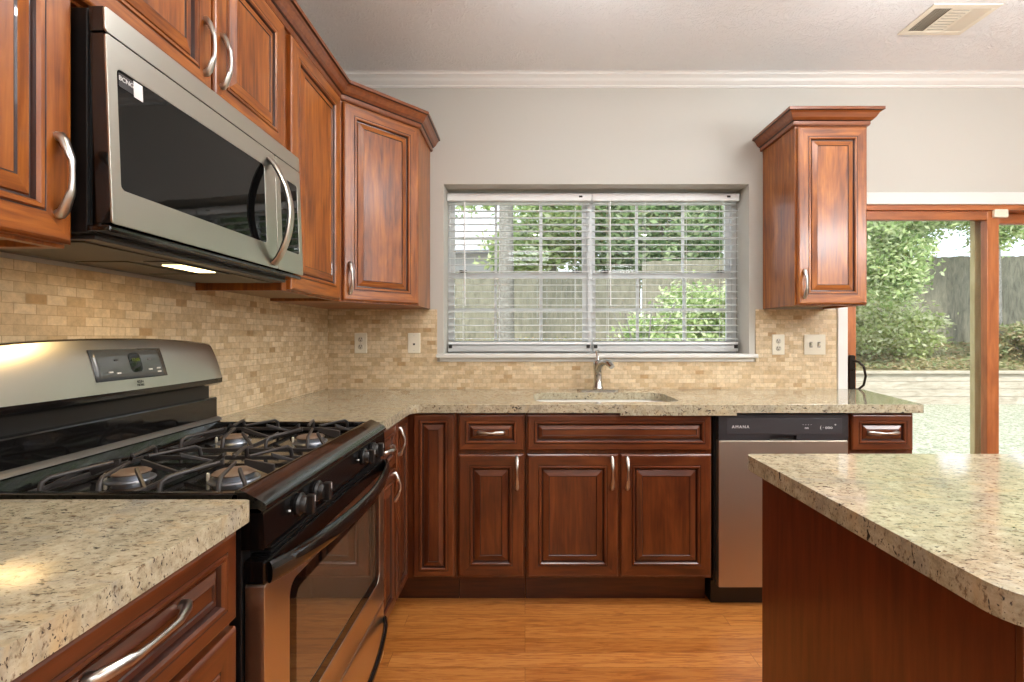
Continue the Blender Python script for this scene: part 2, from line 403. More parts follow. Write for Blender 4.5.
# ------------------------------------------------------------------ window (two double-hung units side by side)
win = bpy.data.objects.new('window_1', None); C.objects.link(win); win.location = ((WX0+WX1)/2, BY, WZ0); struct(win, 'white double window with grids')
def wl(mb, name, m, **k):   # build with world coordinates under the window
    o = mb.build(name, m, **k); o.parent = win; o.matrix_parent_inverse = Matrix.Translation(-win.location); return o
FYW = BY+0.165; SILLZ = 1.115
f = MB()
JL, JR, JT, JB, MH = 0.010, 0.030, 0.024, 0.040, 0.012
f.box(WX0, FYW, WZ0, WX0+JL, FYW+0.05, WZ1); f.box(WX1-JR, FYW, WZ0, WX1, FYW+0.05, WZ1)
f.box(WX0+JL, FYW, WZ1-JT, WX1-JR, FYW+0.05, WZ1); f.box(WX0+JL, FYW, WZ0, WX1-JR, FYW+0.05, SILLZ+JB)
MX = 0.392
f.box(MX-MH, FYW-0.008, SILLZ+JB, MX+MH, FYW+0.05, WZ1-JT)
wl(f, 'window_frame', VINYL, bevel=0.002)
MZ = 1.589
for (a, b_) in ((WX0+JL, MX-MH), (MX+MH, WX1-JR)):
    for (z0, z1, yy) in ((SILLZ+JB, MZ+0.016, FYW+0.002), (MZ-0.016, WZ1-JT, FYW+0.024)):
        s = MB(); sw = 0.028
        s.box(a, yy, z0, a+sw, yy+0.02, z1); s.box(b_-sw, yy, z0, b_, yy+0.02, z1)
        s.box(a+sw, yy, z0, b_-sw, yy+0.02, z0+0.034); s.box(a+sw, yy, z1-0.032, b_-sw, yy+0.02, z1)
        for k in (1, 2):
            x = a + (b_-a)*k/3; s.box(x-0.008, yy+0.003, z0+0.034, x+0.008, yy+0.017, z1-0.032)
        zc = (z0+z1)/2
        s.box(a+sw, yy+0.004, zc-0.008, b_-sw, yy+0.016, zc+0.008)
        wl(s, 'window_sash', VINYL)
        wl(MB().box(a+sw, yy+0.009, z0+0.034, b_-sw, yy+0.011, z1-0.032), 'window_pane', GLASS)
    lk = MB()
    for xx in (a+0.06, b_-0.09): lk.box(xx, FYW-0.012, MZ+0.016, xx+0.045, FYW+0.004, MZ+0.030)
    wl(lk, 'sash_lock', DARKSLOT, bevel=0.003)
sill = MB().box(WX0-0.036, BY-0.042, 1.093, WX1+0.036, FYW, SILLZ)
wl(sill, 'window_sill', WHITE, bevel=0.004)
wl(MB().box(WX0-0.02, BY-0.014, 1.070, WX1+0.02, BY-0.001, 1.093), 'sill_apron', WHITE, bevel=0.003)

# two horizontal blinds
BYY = BY+0.128
def blind(x0, x1, label):
    r = thing('window_blind', label, 'blind', ((x0+x1)/2, BYY, SILLZ), 0, 'white slatted blinds in the kitchen window')
    w2 = (x1-x0)/2
    top = 2.074-SILLZ; hb = 2.018-SILLZ
    MB().box(-w2, -0.030, hb+0.008, w2, 0.022, top-0.004).build('headrail', BLINDW, r, bevel=0.003)
    s = MB(); z = 0.085; zs = []
    while z < hb: zs.append(z); z += 0.0405
    for z in zs:
        tilt = 0.0020; n = 5; pr = []
        for k in range(n):
            u = -1+2*k/(n-1); pr.append((u*0.0235, z+0.0012*(1-u*u)+tilt*u))
        outline = pr + [(y, zz+0.003) for (y, zz) in pr[::-1]]
        s.prism(outline, -w2+0.006, w2-0.006, axis='x', smooth=False)
    s.build('slats', SLATM, r)
    MB().prism([(-0.024,0.052),(0.024,0.052),(0.024,0.066),(-0.024,0.066)], -w2+0.006, w2-0.006, axis='x').build('bottom_rail', BLINDW, r, bevel=0.003)
    k = MB()
    for i in range(5): k.box(-w2+0.006, -0.024, 0.012+i*0.007, w2-0.006, 0.024, 0.016+i*0.007)
    k.build('stacked_slats', BLINDW, r)
    c = MB()
    for fx in (-0.78, -0.28, 0.28, 0.78):
        for yy in (-0.0245, 0.0245): c.box(fx*w2-0.001, yy-0.0008, 0.03, fx*w2+0.001, yy+0.0008, hb+0.01)
    c.build('ladder_cord', BLINDW, r)
    MB().tube([(-w2+0.105,-0.034,hb),(-w2+0.105,-0.038,hb-0.2),(-w2+0.108,-0.038,hb-0.62)], 0.0042, 8).build('wand', BLINDW, r)
    for xx in (-w2+0.02, w2-0.02): MB().box(xx-0.010, -0.031, 0.030, xx+0.010, -0.024, 0.050).build('hold_down_clip', DARKSLOT, r)
    MB().box(w2-0.075, -0.0335, hb+0.028, w2-0.055, -0.030, hb+0.038, 0).build('cord_lock', DARKSLOT, r)
blind(WX0+0.004, 0.400-0.002, 'left white horizontal slatted blind over the sink window')
blind(0.400+0.002, WX1-0.010, 'right white horizontal slatted blind over the sink window')

# ------------------------------------------------------------------ sliding glass door
door = bpy.data.objects.new('door_1', None); C.objects.link(door); door.location = (DX0, BY, 0); struct(door, 'stained wood sliding glass door')
def dl(mb, name, m, **k):
    o = mb.build(name, m, **k); o.parent = door; o.matrix_parent_inverse = Matrix.Translation(-door.location); return o
j = MB(); j.box(DX0, BY-0.004, DZ1-0.030, DX1, BY+0.12, DZ1); dl(j, 'door_head', DOORWOODH, bevel=0.002)
dl(MB().box(DX0, BY+0.005, 0, DX1, BY+0.2, 0.02), 'door_track', plain('aluminium_track', (170,170,168), 0.35, metal=0.8))
S0, S1 = 2.676, 2.745
fr = MB(); zt = DZ1-0.030
fr.box(DX0+0.002, BY+0.010, 0.02, DX0+0.066, BY+0.050, zt); fr.box(S0, BY+0.010, 0.02, S1, BY+0.050, zt)
fr.box(DX0+0.066, BY+0.010, zt-0.052, S0, BY+0.050, zt, 1); fr.box(DX0+0.066, BY+0.010, 0.02, S0, BY+0.050, 0.14, 1)
dl(fr, 'sliding_panel_frame', [DOORWOOD, DOORWOODH], bevel=0.003)
dl(MB().box(DX0+0.066, BY+0.028, 0.14, S0, BY+0.032, zt-0.052), 'door_pane', GLASS)
fr = MB()
fr.box(2.754, BY+0.075, 0.02, 2.808, BY+0.115, zt); fr.box(DX1-0.066, BY+0.075, 0.02, DX1, BY+0.115, zt)
fr.box(2.808, BY+0.075, zt-0.06, DX1-0.066, BY+0.115, zt, 1); fr.box(2.808, BY+0.075, 0.02, DX1-0.066, BY+0.115, 0.14, 1)
dl(fr, 'fixed_panel_frame', [DOORWOOD, DOORWOODH], bevel=0.003)
dl(MB().box(2.808, BY+0.093, 0.14, DX1-0.066, BY+0.097, zt-0.06), 'door_pane', GLASS)
dl(MB().box(2.706, BY+0.118, 0.02, 2.766, BY+0.150, zt), 'screen_frame_stile', RAWWOOD, bevel=0.003)
dl(MB().box(2.768, BY+0.118, 0.02, 2.778, BY+0.135, zt), 'aluminium_strip', VINYL)
dl(MB().box(2.746, BY+0.076, 0.02, 2.752, BY+0.09, zt), 'weather_seal', DARKSLOT)
dl(MB().box(2.700, BY-0.010, 1.900, 2.782, BY+0.010, 1.948), 'latch_block', PLATE, bevel=0.006)
h = MB(); h.prism(rrect(1.868, 0.888, 1.900, 1.108, 0.012), BY-0.008, BY+0.010, axis='y')
h.tube([(1.890, BY-0.004, 1.075), (1.905, BY-0.028, 1.070), (1.925, BY-0.040, 1.045), (1.934, BY-0.044, 0.990), (1.925, BY-0.040, 0.938), (1.905, BY-0.028, 0.914), (1.890, BY-0.004, 0.908)], 0.0065, 10)
h.tube([(1.884, BY-0.006, 1.02), (1.884, BY-0.03, 1.03)], 0.005, 8)
dl(h, 'door_handle', BRONZE)

# ------------------------------------------------------------------ backsplash
zb = 0.9145
bs = MB()
bs.box(LX+0.0085, BY-0.008, zb, WX0-0.0365, BY-0.0003, 1.371); bs.box(WX0-0.0365, BY-0.008, zb, WX1+0.0365, BY-0.0003, 1.069); bs.box(WX1+0.0365, BY-0.008, zb, 1.793, BY-0.0003, 1.371)
tag(bs.build('tile_backsplash', TILE_B), 'beige travertine brick tile backsplash on the window wall', 'backsplash')
tag(MB().box(LX+0.0003, -1.2, zb, LX+0.008, BY-0.0, 1.385).build('tile_backsplash', TILE_L), 'beige travertine brick tile backsplash on the left wall behind the stove', 'backsplash')

def cover_plate(x, z, w, label, cat, kind):
    r = thing(cat.replace(' ', '_'), label, cat, (x, BY-0.008, z))
    MB().box(-w/2, -0.006, -0.058, w/2, -0.0002, 0.058).build('cover_plate', PLATE, r, bevel=0.004)
    if kind == 'outlet':
        for s in (-1, 1):
            g = MB().lathe([(0.0155, -0.006), (0.0155, -0.0075), (0.0145, -0.0082)], (0, 0, s*0.021), 'y', 20)
            o = g.build('socket', plain('socket_grey', (196,188,170), 0.4), r)
            q = MB()
            for sx in (-0.006, 0.006): q.box(sx-0.0014, -0.0092, s*0.021+0.001, sx+0.0014, -0.008, s*0.021+0.0095)
            q.lathe([(0.0028, -0.0092), (0.0028, -0.008)], (0, 0, s*0.021-0.006), 'y', 10)
            qq = q.build('slot', DARKSLOT, o)
        MB().lathe([(0.003,-0.0072),(0.003,-0.006)], (0,0,0), 'y', 10).build('screw', NICKEL, r)
    elif kind == 'jack':
        MB().box(-0.006, -0.0078, -0.012, 0.006, -0.006, -0.001).build('jack', DARKSLOT, r)
        for s in (-1, 1): MB().lathe([(0.003,-0.0072),(0.003,-0.006)], (0,0,s*0.042), 'y', 10).build('screw', NICKEL, r)
    else:
        for s in (-1, 1):
            MB().prism([(-0.006,-0.012),(-0.006,0.012),(-0.016,0.008),(-0.014,0.002)], s*0.023-0.0045, s*0.023+0.0045, axis='x').build('toggle', PLATE, r)
            MB().box(s*0.023-0.008, -0.0068, -0.016, s*0.023+0.008, -0.0055, 0.016).build('toggle_slot', plain('slot_shadow',(120,112,98),0.5), r)
cover_plate(-0.943, 1.177, 0.072, 'almond double outlet in the backsplash below the corner cabinet', 'wall outlet', 'outlet')
cover_plate(-0.637, 1.177, 0.072, 'almond blank jack plate with one tiny dark hole, left of the sink window', 'phone jack', 'jack')
cover_plate(1.455, 1.168, 0.072, 'almond double outlet right of the window sill', 'wall outlet', 'outlet')
cover_plate(1.664, 1.168, 0.124, 'wide almond double light switch plate beside the sliding door', 'light switch', 'switch')

# ------------------------------------------------------------------ cabinet doors and drawers
def panel(name, parent, x, z, w, h, mats, thick=0.02, frame=0.063, flat=False):
    """raised panel front; local origin at its lower left, front towards -y"""
    T = -thick
    fr_ = min(frame, w*0.22, h*0.27)
    rs = [(0, 0, None), (0, T+0.005, 'e'), (0.0035, T+0.0015, 'w'), (0.007, T, 'w'), (fr_-0.015, T, 'w'), (fr_-0.014, T+0.0012, 'g'), (fr_-0.012, T+0.0012, 'g'), (fr_-0.010, T-0.0025, 'w'), (fr_-0.004, T-0.0025, 'w'),
          (fr_, T+0.002, 'w'), (fr_+0.003, T+0.009, 'g'), (fr_+0.006, T+0.0095, 'g')]
    sl = min(0.026, max(0.008, (min(w, h)-2*fr_)*0.22))
    rs += [(fr_+0.008, T+0.006, 'w'), (fr_+0.006+sl, T-0.0008, 'w'), (fr_+0.008+sl, T+0.0018, 'g'), (fr_+0.0095+sl, T+0.0018, 'g')]
    mb = MB()
    for k in range(len(rs)-1):
        (i0, y0, _), (i1, y1, tag_) = rs[k], rs[k+1]
        A = [(i0,y0,i0),(w-i0,y0,i0),(w-i0,y0,h-i0),(i0,y0,h-i0)]; B = [(i1,y1,i1),(w-i1,y1,i1),(w-i1,y1,h-i1),(i1,y1,h-i1)]
        for q in range(4):
            n = (q+1) % 4
            m = 2 if tag_ == 'g' else (1 if q in (0, 2) else 0)
            mb.add([A[q], A[n], B[n], B[q]], [(0,1,2,3)], m)
    i, y, _ = rs[-1]
    mb.add([(i,y,i),(w-i,y,i),(w-i,y,h-i),(i,y,h-i)], [(0,1,2,3)], 1 if w > h*1.3 else 0)
    mb.add([(0,0,0),(w,0,0),(w,0,h),(0,0,h)], [(3,2,1,0)], 0)
    # weld
    o = mb.build(name, mats, parent)
    bm = bmesh.new(); bm.from_mesh(o.data); bmesh.ops.remove_doubles(bm, verts=bm.verts, dist=0.00005); bmesh.ops.recalc_face_normals(bm, faces=bm.faces); bm.to_mesh(o.data); bm.free()
    o.location = (x, 0, z)
    return o
pull_mesh = {}
def pull(parent, x, z, L=0.125, horizontal=False):
    """satin nickel pull: flared feet, slim bowed bar; stands off the face of the front"""
    key = round(L, 3)
    if key not in pull_mesh:
        a = L/2; m = MB()
        path = [(0,0.002,-a),(0,-0.005,-a),(0,-0.011,-a+0.007),(0,-0.022,-a+0.034),(0,-0.0245,-a+0.042),(0,-0.025,-0.01),(0,-0.025,0.01),(0,-0.0245,a-0.042),(0,-0.022,a-0.034),(0,-0.011,a-0.007),(0,-0.005,a),(0,0.002,a)]
        rad = [(0.0085,0.009),(0.0085,0.009),(0.0092,0.007),(0.0078,0.0048),(0.0060,0.0044),(0.0048,0.0042),(0.0048,0.0042),(0.0060,0.0044),(0.0078,0.0048),(0.0092,0.007),(0.0085,0.009),(0.0085,0.009)]
        m.tube(path, rad, 12, squash=(0,0,1))
        o = m.build('handle', NICKEL, parent); pull_mesh[key] = o.data
    else:
        o = bpy.data.objects.new('handle', pull_mesh[key]); C.objects.link(o); o.parent = parent
    o.location = (x, -0.020, z)
    if horizontal: o.rotation_euler = (0, PI/2, 0)
    return o
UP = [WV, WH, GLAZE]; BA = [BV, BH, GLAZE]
def front(parent, x0, x1, z0, z1, mats, name='door', hside=None, hz=None, L=0.135, horiz=False, frame=0.063, hx=0, hup=0):
    d = panel(name, parent, x0, z0, x1-x0, z1-z0, mats, frame=frame)
    w, h = x1-x0, z1-z0
    if horiz: pull(d, w/2+hx, h/2+hup, L, True)
    elif hside: pull(d, 0.028 if hside == 'l' else w-0.028, hz-z0, L)
    return d
def body(parent, w, d, z0, z1, mats, toe=False, open_bottom=False):
    b = MB()
    if toe:
        b.box(0, 0, z0, w, d, z1)
        b.box(0.0, 0.075, 0, w, d, z0)
    elif open_bottom:   # upper cabinet: recessed underside of plain ply
        b.box(0, 0, z0, 0.018, d, z1); b.box(w-0.018, 0, z0, w, d, z1); b.box(0.018, 0, z0, w-0.018, 0.02, z1); b.box(0.018, 0.02, z0+0.012, w-0.018, d, z1, 1)
    return b.build('body', mats, parent, bevel=0.0012, seg=1)

R90 = PI/2
UZ0, UZ1 = 1.372, 2.292
UX = -0.835                        # face frame of the left uppers
def upper_left(y0, y1, z0, label, doors, depth=None, name='wall_cabinet'):
    r = thing(name, label, 'cabinet', (UX, y0, 0), R90, 'upper cherry cabinets on the left wall')
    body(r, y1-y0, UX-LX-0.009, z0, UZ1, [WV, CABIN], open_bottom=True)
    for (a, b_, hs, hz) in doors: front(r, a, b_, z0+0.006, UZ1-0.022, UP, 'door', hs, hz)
    return r
upper_left(-0.10, 0.862, UZ0, 'cherry wall cabinet at the left edge, near the camera, beside the microwave', [(0.012, 0.468, 'r', 1.494), (0.474, 0.957, 'r', 1.494)])
upper_left(0.866, 1.628, 1.829, 'short cherry wall cabinet directly above the microwave', [(0.008, 0.372, 'r', 1.952), (0.382, 0.750, 'l', 1.952)])
upper_left(1.632, 2.128, UZ0, 'tall cherry wall cabinet between microwave and corner cabinet', [(0.030, 0.470, None, 0)])
# diagonal corner cabinet
P1, P2 = Vector((UX, 2.134)), Vector((-0.545, 2.435))
ang = math.atan2(P2.y-P1.y, P2.x-P1.x); dw = (P2-P1).length
r = thing('wall_cabinet', 'diagonal cherry corner cabinet left of the window', 'cabinet', (P1.x, P1.y, 0), ang)
inv = Matrix.Rotation(-ang, 2)
def loc2(x, y): q = inv @ (Vector((x, y))-P1); return (q.x, q.y)
out = [loc2(*p) for p in ((P1.x,P1.y),(P2.x,P2.y),(-0.545,BY-0.009),(LX+0.009,BY-0.009),(LX+0.009,P1.y))]
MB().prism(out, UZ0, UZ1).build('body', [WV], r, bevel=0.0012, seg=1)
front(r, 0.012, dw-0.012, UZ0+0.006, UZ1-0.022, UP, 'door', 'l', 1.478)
# right upper cabinet
r = thing('wall_cabinet', 'narrow cherry wall cabinet between window and sliding door', 'cabinet', (1.367, 2.407, 0), 0)
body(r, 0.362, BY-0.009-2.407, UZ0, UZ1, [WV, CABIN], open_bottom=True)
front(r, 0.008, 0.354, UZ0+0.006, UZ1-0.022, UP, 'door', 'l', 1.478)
# crown mouldings on the cabinets
CC = [(0.0005,UZ1-0.012),(0.010,UZ1-0.012),(0.013,UZ1-0.006),(0.013,UZ1+0.008),(0.020,UZ1+0.012),(0.030,UZ1+0.022),(0.040,UZ1+0.040),(0.048,UZ1+0.048),(0.056,UZ1+0.050),(0.056,UZ1+0.064),(0.0005,UZ1+0.064)]
def crown(path, label):
    o = MB().sweep(CC, path).build('crown_molding', [CROWNM, GLAZE])
    n = len(CC)
    for k in range((len(path)-1)*n): o.data.polygons[k].material_index = 1 if k % n in (3, 7) else 0
    return tag(o, label, 'crown molding')
crown([(UX,-0.10),(UX,2.134),(-0.545,2.435),(-0.545,BY-0.001)], 'cherry crown molding along the tops of the left and corner cabinets')
crown([(1.367,BY-0.001),(1.367,2.407),(1.729,2.407),(1.729,BY-0.001)], 'cherry crown molding on top of the narrow right cabinet')

# ------------------------------------------------------------------ base cabinets
BZ0, BZ1 = 0.132, 0.876
DRZ0, DRZ1, DOZ0, DOZ1 = 0.708, 0.868, 0.146, 0.690
BF = 2.13
def base(name, label, loc, rz, w, d, cat='cabinet', hollow=False):
    r = thing(name, label, cat, loc, rz)
    b = MB()
    if hollow:
        b.box(0, 0, BZ0, 0.018, d, BZ1).box(w-0.018, 0, BZ0, w, d, BZ1).box(0.018, 0, BZ0, w-0.018, d, BZ0+0.018).box(0.018, d-0.010, BZ0+0.018, w-0.018, d, BZ1)
        b.box(0.018, 0, 0.690, w-0.018, 0.018, BZ1).box(w/2-0.02, 0, BZ0+0.018, w/2+0.02, 0.018, 0.690)
    else: b.box(0, 0, BZ0, w, d, BZ1)
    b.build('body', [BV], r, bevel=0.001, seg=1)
    MB().box(0.0, 0.075, 0.0, w, d, BZ0).build('toe_kick', [TOE], r)
    return r
D = BY-0.003-BF
r = base('base_cabinet', 'cherry base cabinet under the sink with false front and two doors', (0.003, BF, 0), 0, 0.832, D, hollow=True)
d = front(r, 0.008, 0.826, DRZ0, DRZ1, BA, 'false_front')
front(r, 0.008, 0.411, DOZ0, DOZ1, BA, 'door', 'r', 0.608); front(r, 0.423, 0.826, DOZ0, DOZ1, BA, 'door', 'l', 0.608)
r = base('base_cabinet', 'narrow cherry base cabinet with drawer and door left of the sink cabinet', (-0.303, BF, 0), 0, 0.303, D)
front(r, 0.008, 0.296, DRZ0, DRZ1, BA, 'drawer', L=0.11, horiz=True); front(r, 0.008, 0.296, DOZ0, DOZ1, BA, 'door', 'r', 0.608)
# corner cabinet: L plan, two narrow doors meeting in the inner corner
r = thing('base_cabinet', 'cherry corner base cabinet with two tall narrow doors meeting in the inner corner', 'cabinet', (LX+0.003, BY-0.003, 0), 0)
ox, oy = -(LX+0.003), -(BY-0.003)
def L_(x, y): return (x+ox, y+oy)
BX = -0.535
Lp = [L_(LX+0.003, 1.908), L_(BX, 1.908), L_(BX, BF), L_(-0.306, BF), L_(-0.306, BY-0.003), L_(LX+0.003, BY-0.003)]
MB().prism(Lp, BZ0, BZ1).build('body', [BV], r, bevel=0.001, seg=1)
Lt = [L_(LX+0.003, 1.908), L_(BX-0.075, 1.908), L_(BX-0.075, BF+0.075), L_(-0.306, BF+0.075), L_(-0.306, BY-0.003), L_(LX+0.003, BY-0.003)]
MB().prism(Lt, 0, BZ0).build('toe_kick', [TOE], r)
dd = panel('door', r, 0, 0, 0.180, DRZ1-DOZ0, BA); dd.location = (*L_(-0.497, BF), DOZ0)
dd = panel('door', r, 0, 0, 0.180, DRZ1-DOZ0, BA); dd.location = (*L_(BX, 1.918), DOZ0); dd.rotation_euler = (0,0,R90)
pull(dd, 0.022, 0.640, 0.105)
# drawer base between range and corner
r = base('base_cabinet', 'slim cherry base cabinet with drawer and door just beyond the stove', (BX, 1.668, 0), R90, 0.236, BX-LX-0.003)
front(r, 0.006, 0.230, DRZ0, DRZ1, BA, 'drawer', L=0.10, horiz=True); front(r, 0.006, 0.230, DOZ0, DOZ1, BA, 'door', 'r', 0.622, L=0.105)
# near left base cabinets
r = base('base_cabinet', 'cherry drawer base cabinet in the lower left foreground before the stove', (BX, 0.394, 0), R90, 0.466, BX-LX-0.003)
front(r, 0.006, 0.458, DRZ0, DRZ1, BA, 'drawer', L=0.155, horiz=True, hx=0.012, hup=0.020)
front(r, 0.006, 0.458, 0.424, 0.694, BA, 'drawer', L=0.155, horiz=True); front(r, 0.006, 0.458, 0.138, 0.412, BA, 'drawer', L=0.155, horiz=True)
# end cabinet right of the dishwasher
r = base('base_cabinet', 'small cherry end cabinet with drawer right of the dishwasher', (1.440, BF, 0), 0, 0.297, D)
front(r, 0.014, 0.286, DRZ0, DRZ1, BA, 'drawer', L=0.125, horiz=True); front(r, 0.014, 0.286, DOZ0, DOZ1, BA, 'door', 'l', 0.608)

# ------------------------------------------------------------------ worktops
def slab(name, outline, z0, z1, hole=None, loc=(0,0,0), bevel=0.004, extra=None):
    bm = bmesh.new()
    def loop(pts):
        vs = [bm.verts.new((p[0], p[1], z0)) for p in pts]
        return [bm.edges.new((vs[i], vs[(i+1) % len(vs)])) for i in range(len(vs))]
    es = loop(outline)
    if hole: es += loop(hole)
    bmesh.ops.triangle_fill(bm, edges=es, use_beauty=True)
    ret = bmesh.ops.extrude_face_region(bm, geom=list(bm.faces))
    for v in [g for g in ret['geom'] if isinstance(g, bmesh.types.BMVert)]: v.co.z = z1
    bmesh.ops.recalc_face_normals(bm, faces=bm.faces)
    if extra:
        for (x0, y0, a, x1, y1, b_) in extra:
            r_ = bmesh.ops.create_cube(bm, size=1)
            for v in r_['verts']: v.co = Vector(((x0+x1)/2+v.co.x*(x1-x0), (y0+y1)/2+v.co.y*(y1-y0), (a+b_)/2+v.co.z*(b_-a)))
    me = bpy.data.meshes.new(name); bm.to_mesh(me); bm.free(); me.materials.append(GRAN)
    o = bpy.data.objects.new(name, me); C.objects.link(o)
    b = o.modifiers.new('bevel', 'BEVEL'); b.width = bevel; b.segments = 3; b.limit_method = 'ANGLE'; b.angle_limit = math.radians(50)
    return o
CT0, CT1, CX = 0.8765, 0.914, -0.50
def arc(cx, cy, r, a0, a1, n=6): return [(cx+r*math.cos(a0+(a1-a0)*k/n), cy+r*math.sin(a0+(a1-a0)*k/n)) for k in range(n+1)]
near = [(LX+0.0005, -1.2), (CX, -1.2)] + arc(CX-0.014, 0.872-0.014, 0.014, 0, PI/2) + [(LX+0.0005, 0.872)]
tag(slab('worktop', near, CT0, CT1), 'speckled cream granite worktop in the left foreground before the stove', 'worktop')
hole = rrect(0.045, 2.185, 0.725, 2.545, 0.07, 6)
far = [(LX+0.0005, 1.672), (CX, 1.672)] + arc(CX+0.045, 2.095-0.045, 0.045, PI, PI/2, 5) + arc(1.765-0.012, 2.095+0.012, 0.012, -PI/2, 0.2, 4) + [(1.925, 2.716), (1.792, 2.718), (1.792, BY-0.0005), (LX+0.0005, BY-0.0005)]
tag(slab('worktop', far, CT0, CT1, hole, extra=[(0.42, 2.0955, CT0-0.012, 0.935, 2.106, CT0+0.002)]), 'L-shaped cream granite worktop around the sink and over the dishwasher', 'worktop')
IX0, IY0, IY1 = 0.562, 0.530, 1.212
isl = arc(IX0+0.055, IY0+0.055, 0.055, PI, 1.5*PI, 8) + [(2.55, IY0), (2.55, IY1)] + arc(IX0+0.018, IY1-0.018, 0.018, PI/2, PI, 5)
tag(slab('worktop', isl, CT0, CT1, bevel=0.007), 'polished cream granite island worktop in the right foreground', 'worktop')

# island
r = thing('kitchen_island', 'red brown cherry kitchen island with plain end panel, right foreground', 'kitchen island', (0.590, 0.565, 0))
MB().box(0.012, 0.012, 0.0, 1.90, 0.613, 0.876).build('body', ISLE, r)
MB().box(0, 0.0065, 0.0, 0.012, 0.617, 0.876).build('end_panel', ISLE, r, bevel=0.001)
MB().box(-0.0015, -0.004, 0.0, 0.020, 0.006, 0.876).build('corner_strip', BV, r, bevel=0.002)

# ------------------------------------------------------------------ sink and tap
r = thing('kitchen_sink', 'pale undermount sink set in the granite below the window', 'sink', (0.385, 2.365, CT0))
rings = []
for (g, z) in ((0.02, 0.0), (0.004, -0.001), (0.004, -0.004), (-0.004, -0.02), (-0.010, -0.15), (-0.03, -0.18)):
    pts = rrect(-0.34-g, -0.18-g, 0.34+g, 0.18+g, 0.07, 6); rings.append([(p[0], p[1], z-0.0005) for p in pts])
MB().loft(rings, caps=False).add([(p[0],p[1],-0.1805) for p in rrect(-0.31,-0.15,0.31,0.15,0.07,6)], [tuple(range(28))], 0).build('basin', SINKW, r)
MB().box(-0.02, -0.17, -0.175, 0.02, 0.17, -0.05).build('divider', SINKW, r, bevel=0.008)
for sx in (-0.17, 0.17): MB().lathe([(0.0, -0.179), (0.04, -0.179), (0.043, -0.176), (0.045, -0.1795)], (sx, 0, 0), seg=20).build('drain', CHROME, r)
r = thing('faucet', 'small chrome single lever kitchen faucet behind the sink', 'faucet', (0.405, 2.635, CT1))
MB().prism(rrect(-0.115, -0.027, 0.115, 0.027, 0.026, 8), 0.0005, 0.009).build('base_plate', CHROME, r, bevel=0.003)
m = MB().lathe([(0.030, 0.009), (0.030, 0.020), (0.024, 0.030), (0.022, 0.100), (0.026, 0.125), (0.027, 0.150), (0.021, 0.165), (0.006, 0.172)], seg=20)
m.build('faucet_body', CHROME, r)
MB().tube([(0, -0.004, 0.110), (0.010, -0.035, 0.150), (0.026, -0.075, 0.165), (0.042, -0.110, 0.158), (0.054, -0.132, 0.140)], [0.019, 0.019, 0.018, 0.017, 0.0145], 14).build('spout', CHROME, r)
MB().tube([(0, 0, 0.165), (-0.002, 0.008, 0.190), (-0.003, 0.016, 0.214)], [0.010, 0.006, 0.009], 10).lathe([(0.004,0.208),(0.011,0.212),(0.011,0.221),(0.003,0.225)], (-0.003,0.016,0), seg=14).build('lever', CHROME, r)


# ------------------------------------------------------------------ dishwasher
r = thing('dishwasher', 'stainless dishwasher with black control strip beside the sink cabinet', 'dishwasher', (0.846, BF-0.022, 0))
W = 0.588
MB().box(0.004, 0.035, 0.105, W+0.004, 0.60, 0.868).build('body', BLACKP, r)
MB().box(0.002, 0.06, 0.0, W+0.006, 0.60, 0.10).build('toe_kick', BLACKP, r)
MB().box(0.014, 0, 0.100, W, 0.034, 0.752).build('door', STEEL_D, r, bevel=0.003)
cp = MB()
cp.box(0.014, 0, 0.754, 0.24, 0.034, 0.868); cp.box(0.36, 0, 0.754, W, 0.034, 0.868); cp.box(0.24, 0.0, 0.775, 0.36, 0.034, 0.868); cp.box(0.24, 0.022, 0.754, 0.36, 0.034, 0.775)
c = cp.build('control_panel', DGREY, r)
MB().box(0.05, -0.0015, 0.782, 0.560, 0.0, 0.850).build('panel_face', plain('panel_inset', (62,60,62), 0.3), c, bevel=0.001)
text('AMANA', 0.019, TXTW, c, (0.110, -0.0018, 0.813), (R90, 0, 0), spacing=1.25)
text('· · · ·', 0.022, TXTW, c, (0.405, -0.0018, 0.822), (R90, 0, 0)); text('oo', 0.016, TXTW, c, (0.403, -0.0018, 0.809), (R90, 0, 0))
text('( · ooo', 0.020, TXTW, c, (0.490, -0.0018, 0.811), (R90, 0, 0)); text('o', 0.012, TXTW, c, (0.530, -0.0018, 0.824), (R90, 0, 0))

# ------------------------------------------------------------------ microwave
MY0, MYW, MXF = 0.872, 0.750, -0.757
r = thing('microwave', 'stainless over-the-range microwave above the stove', 'microwave', (MXF, MY0, 1.395), R90)
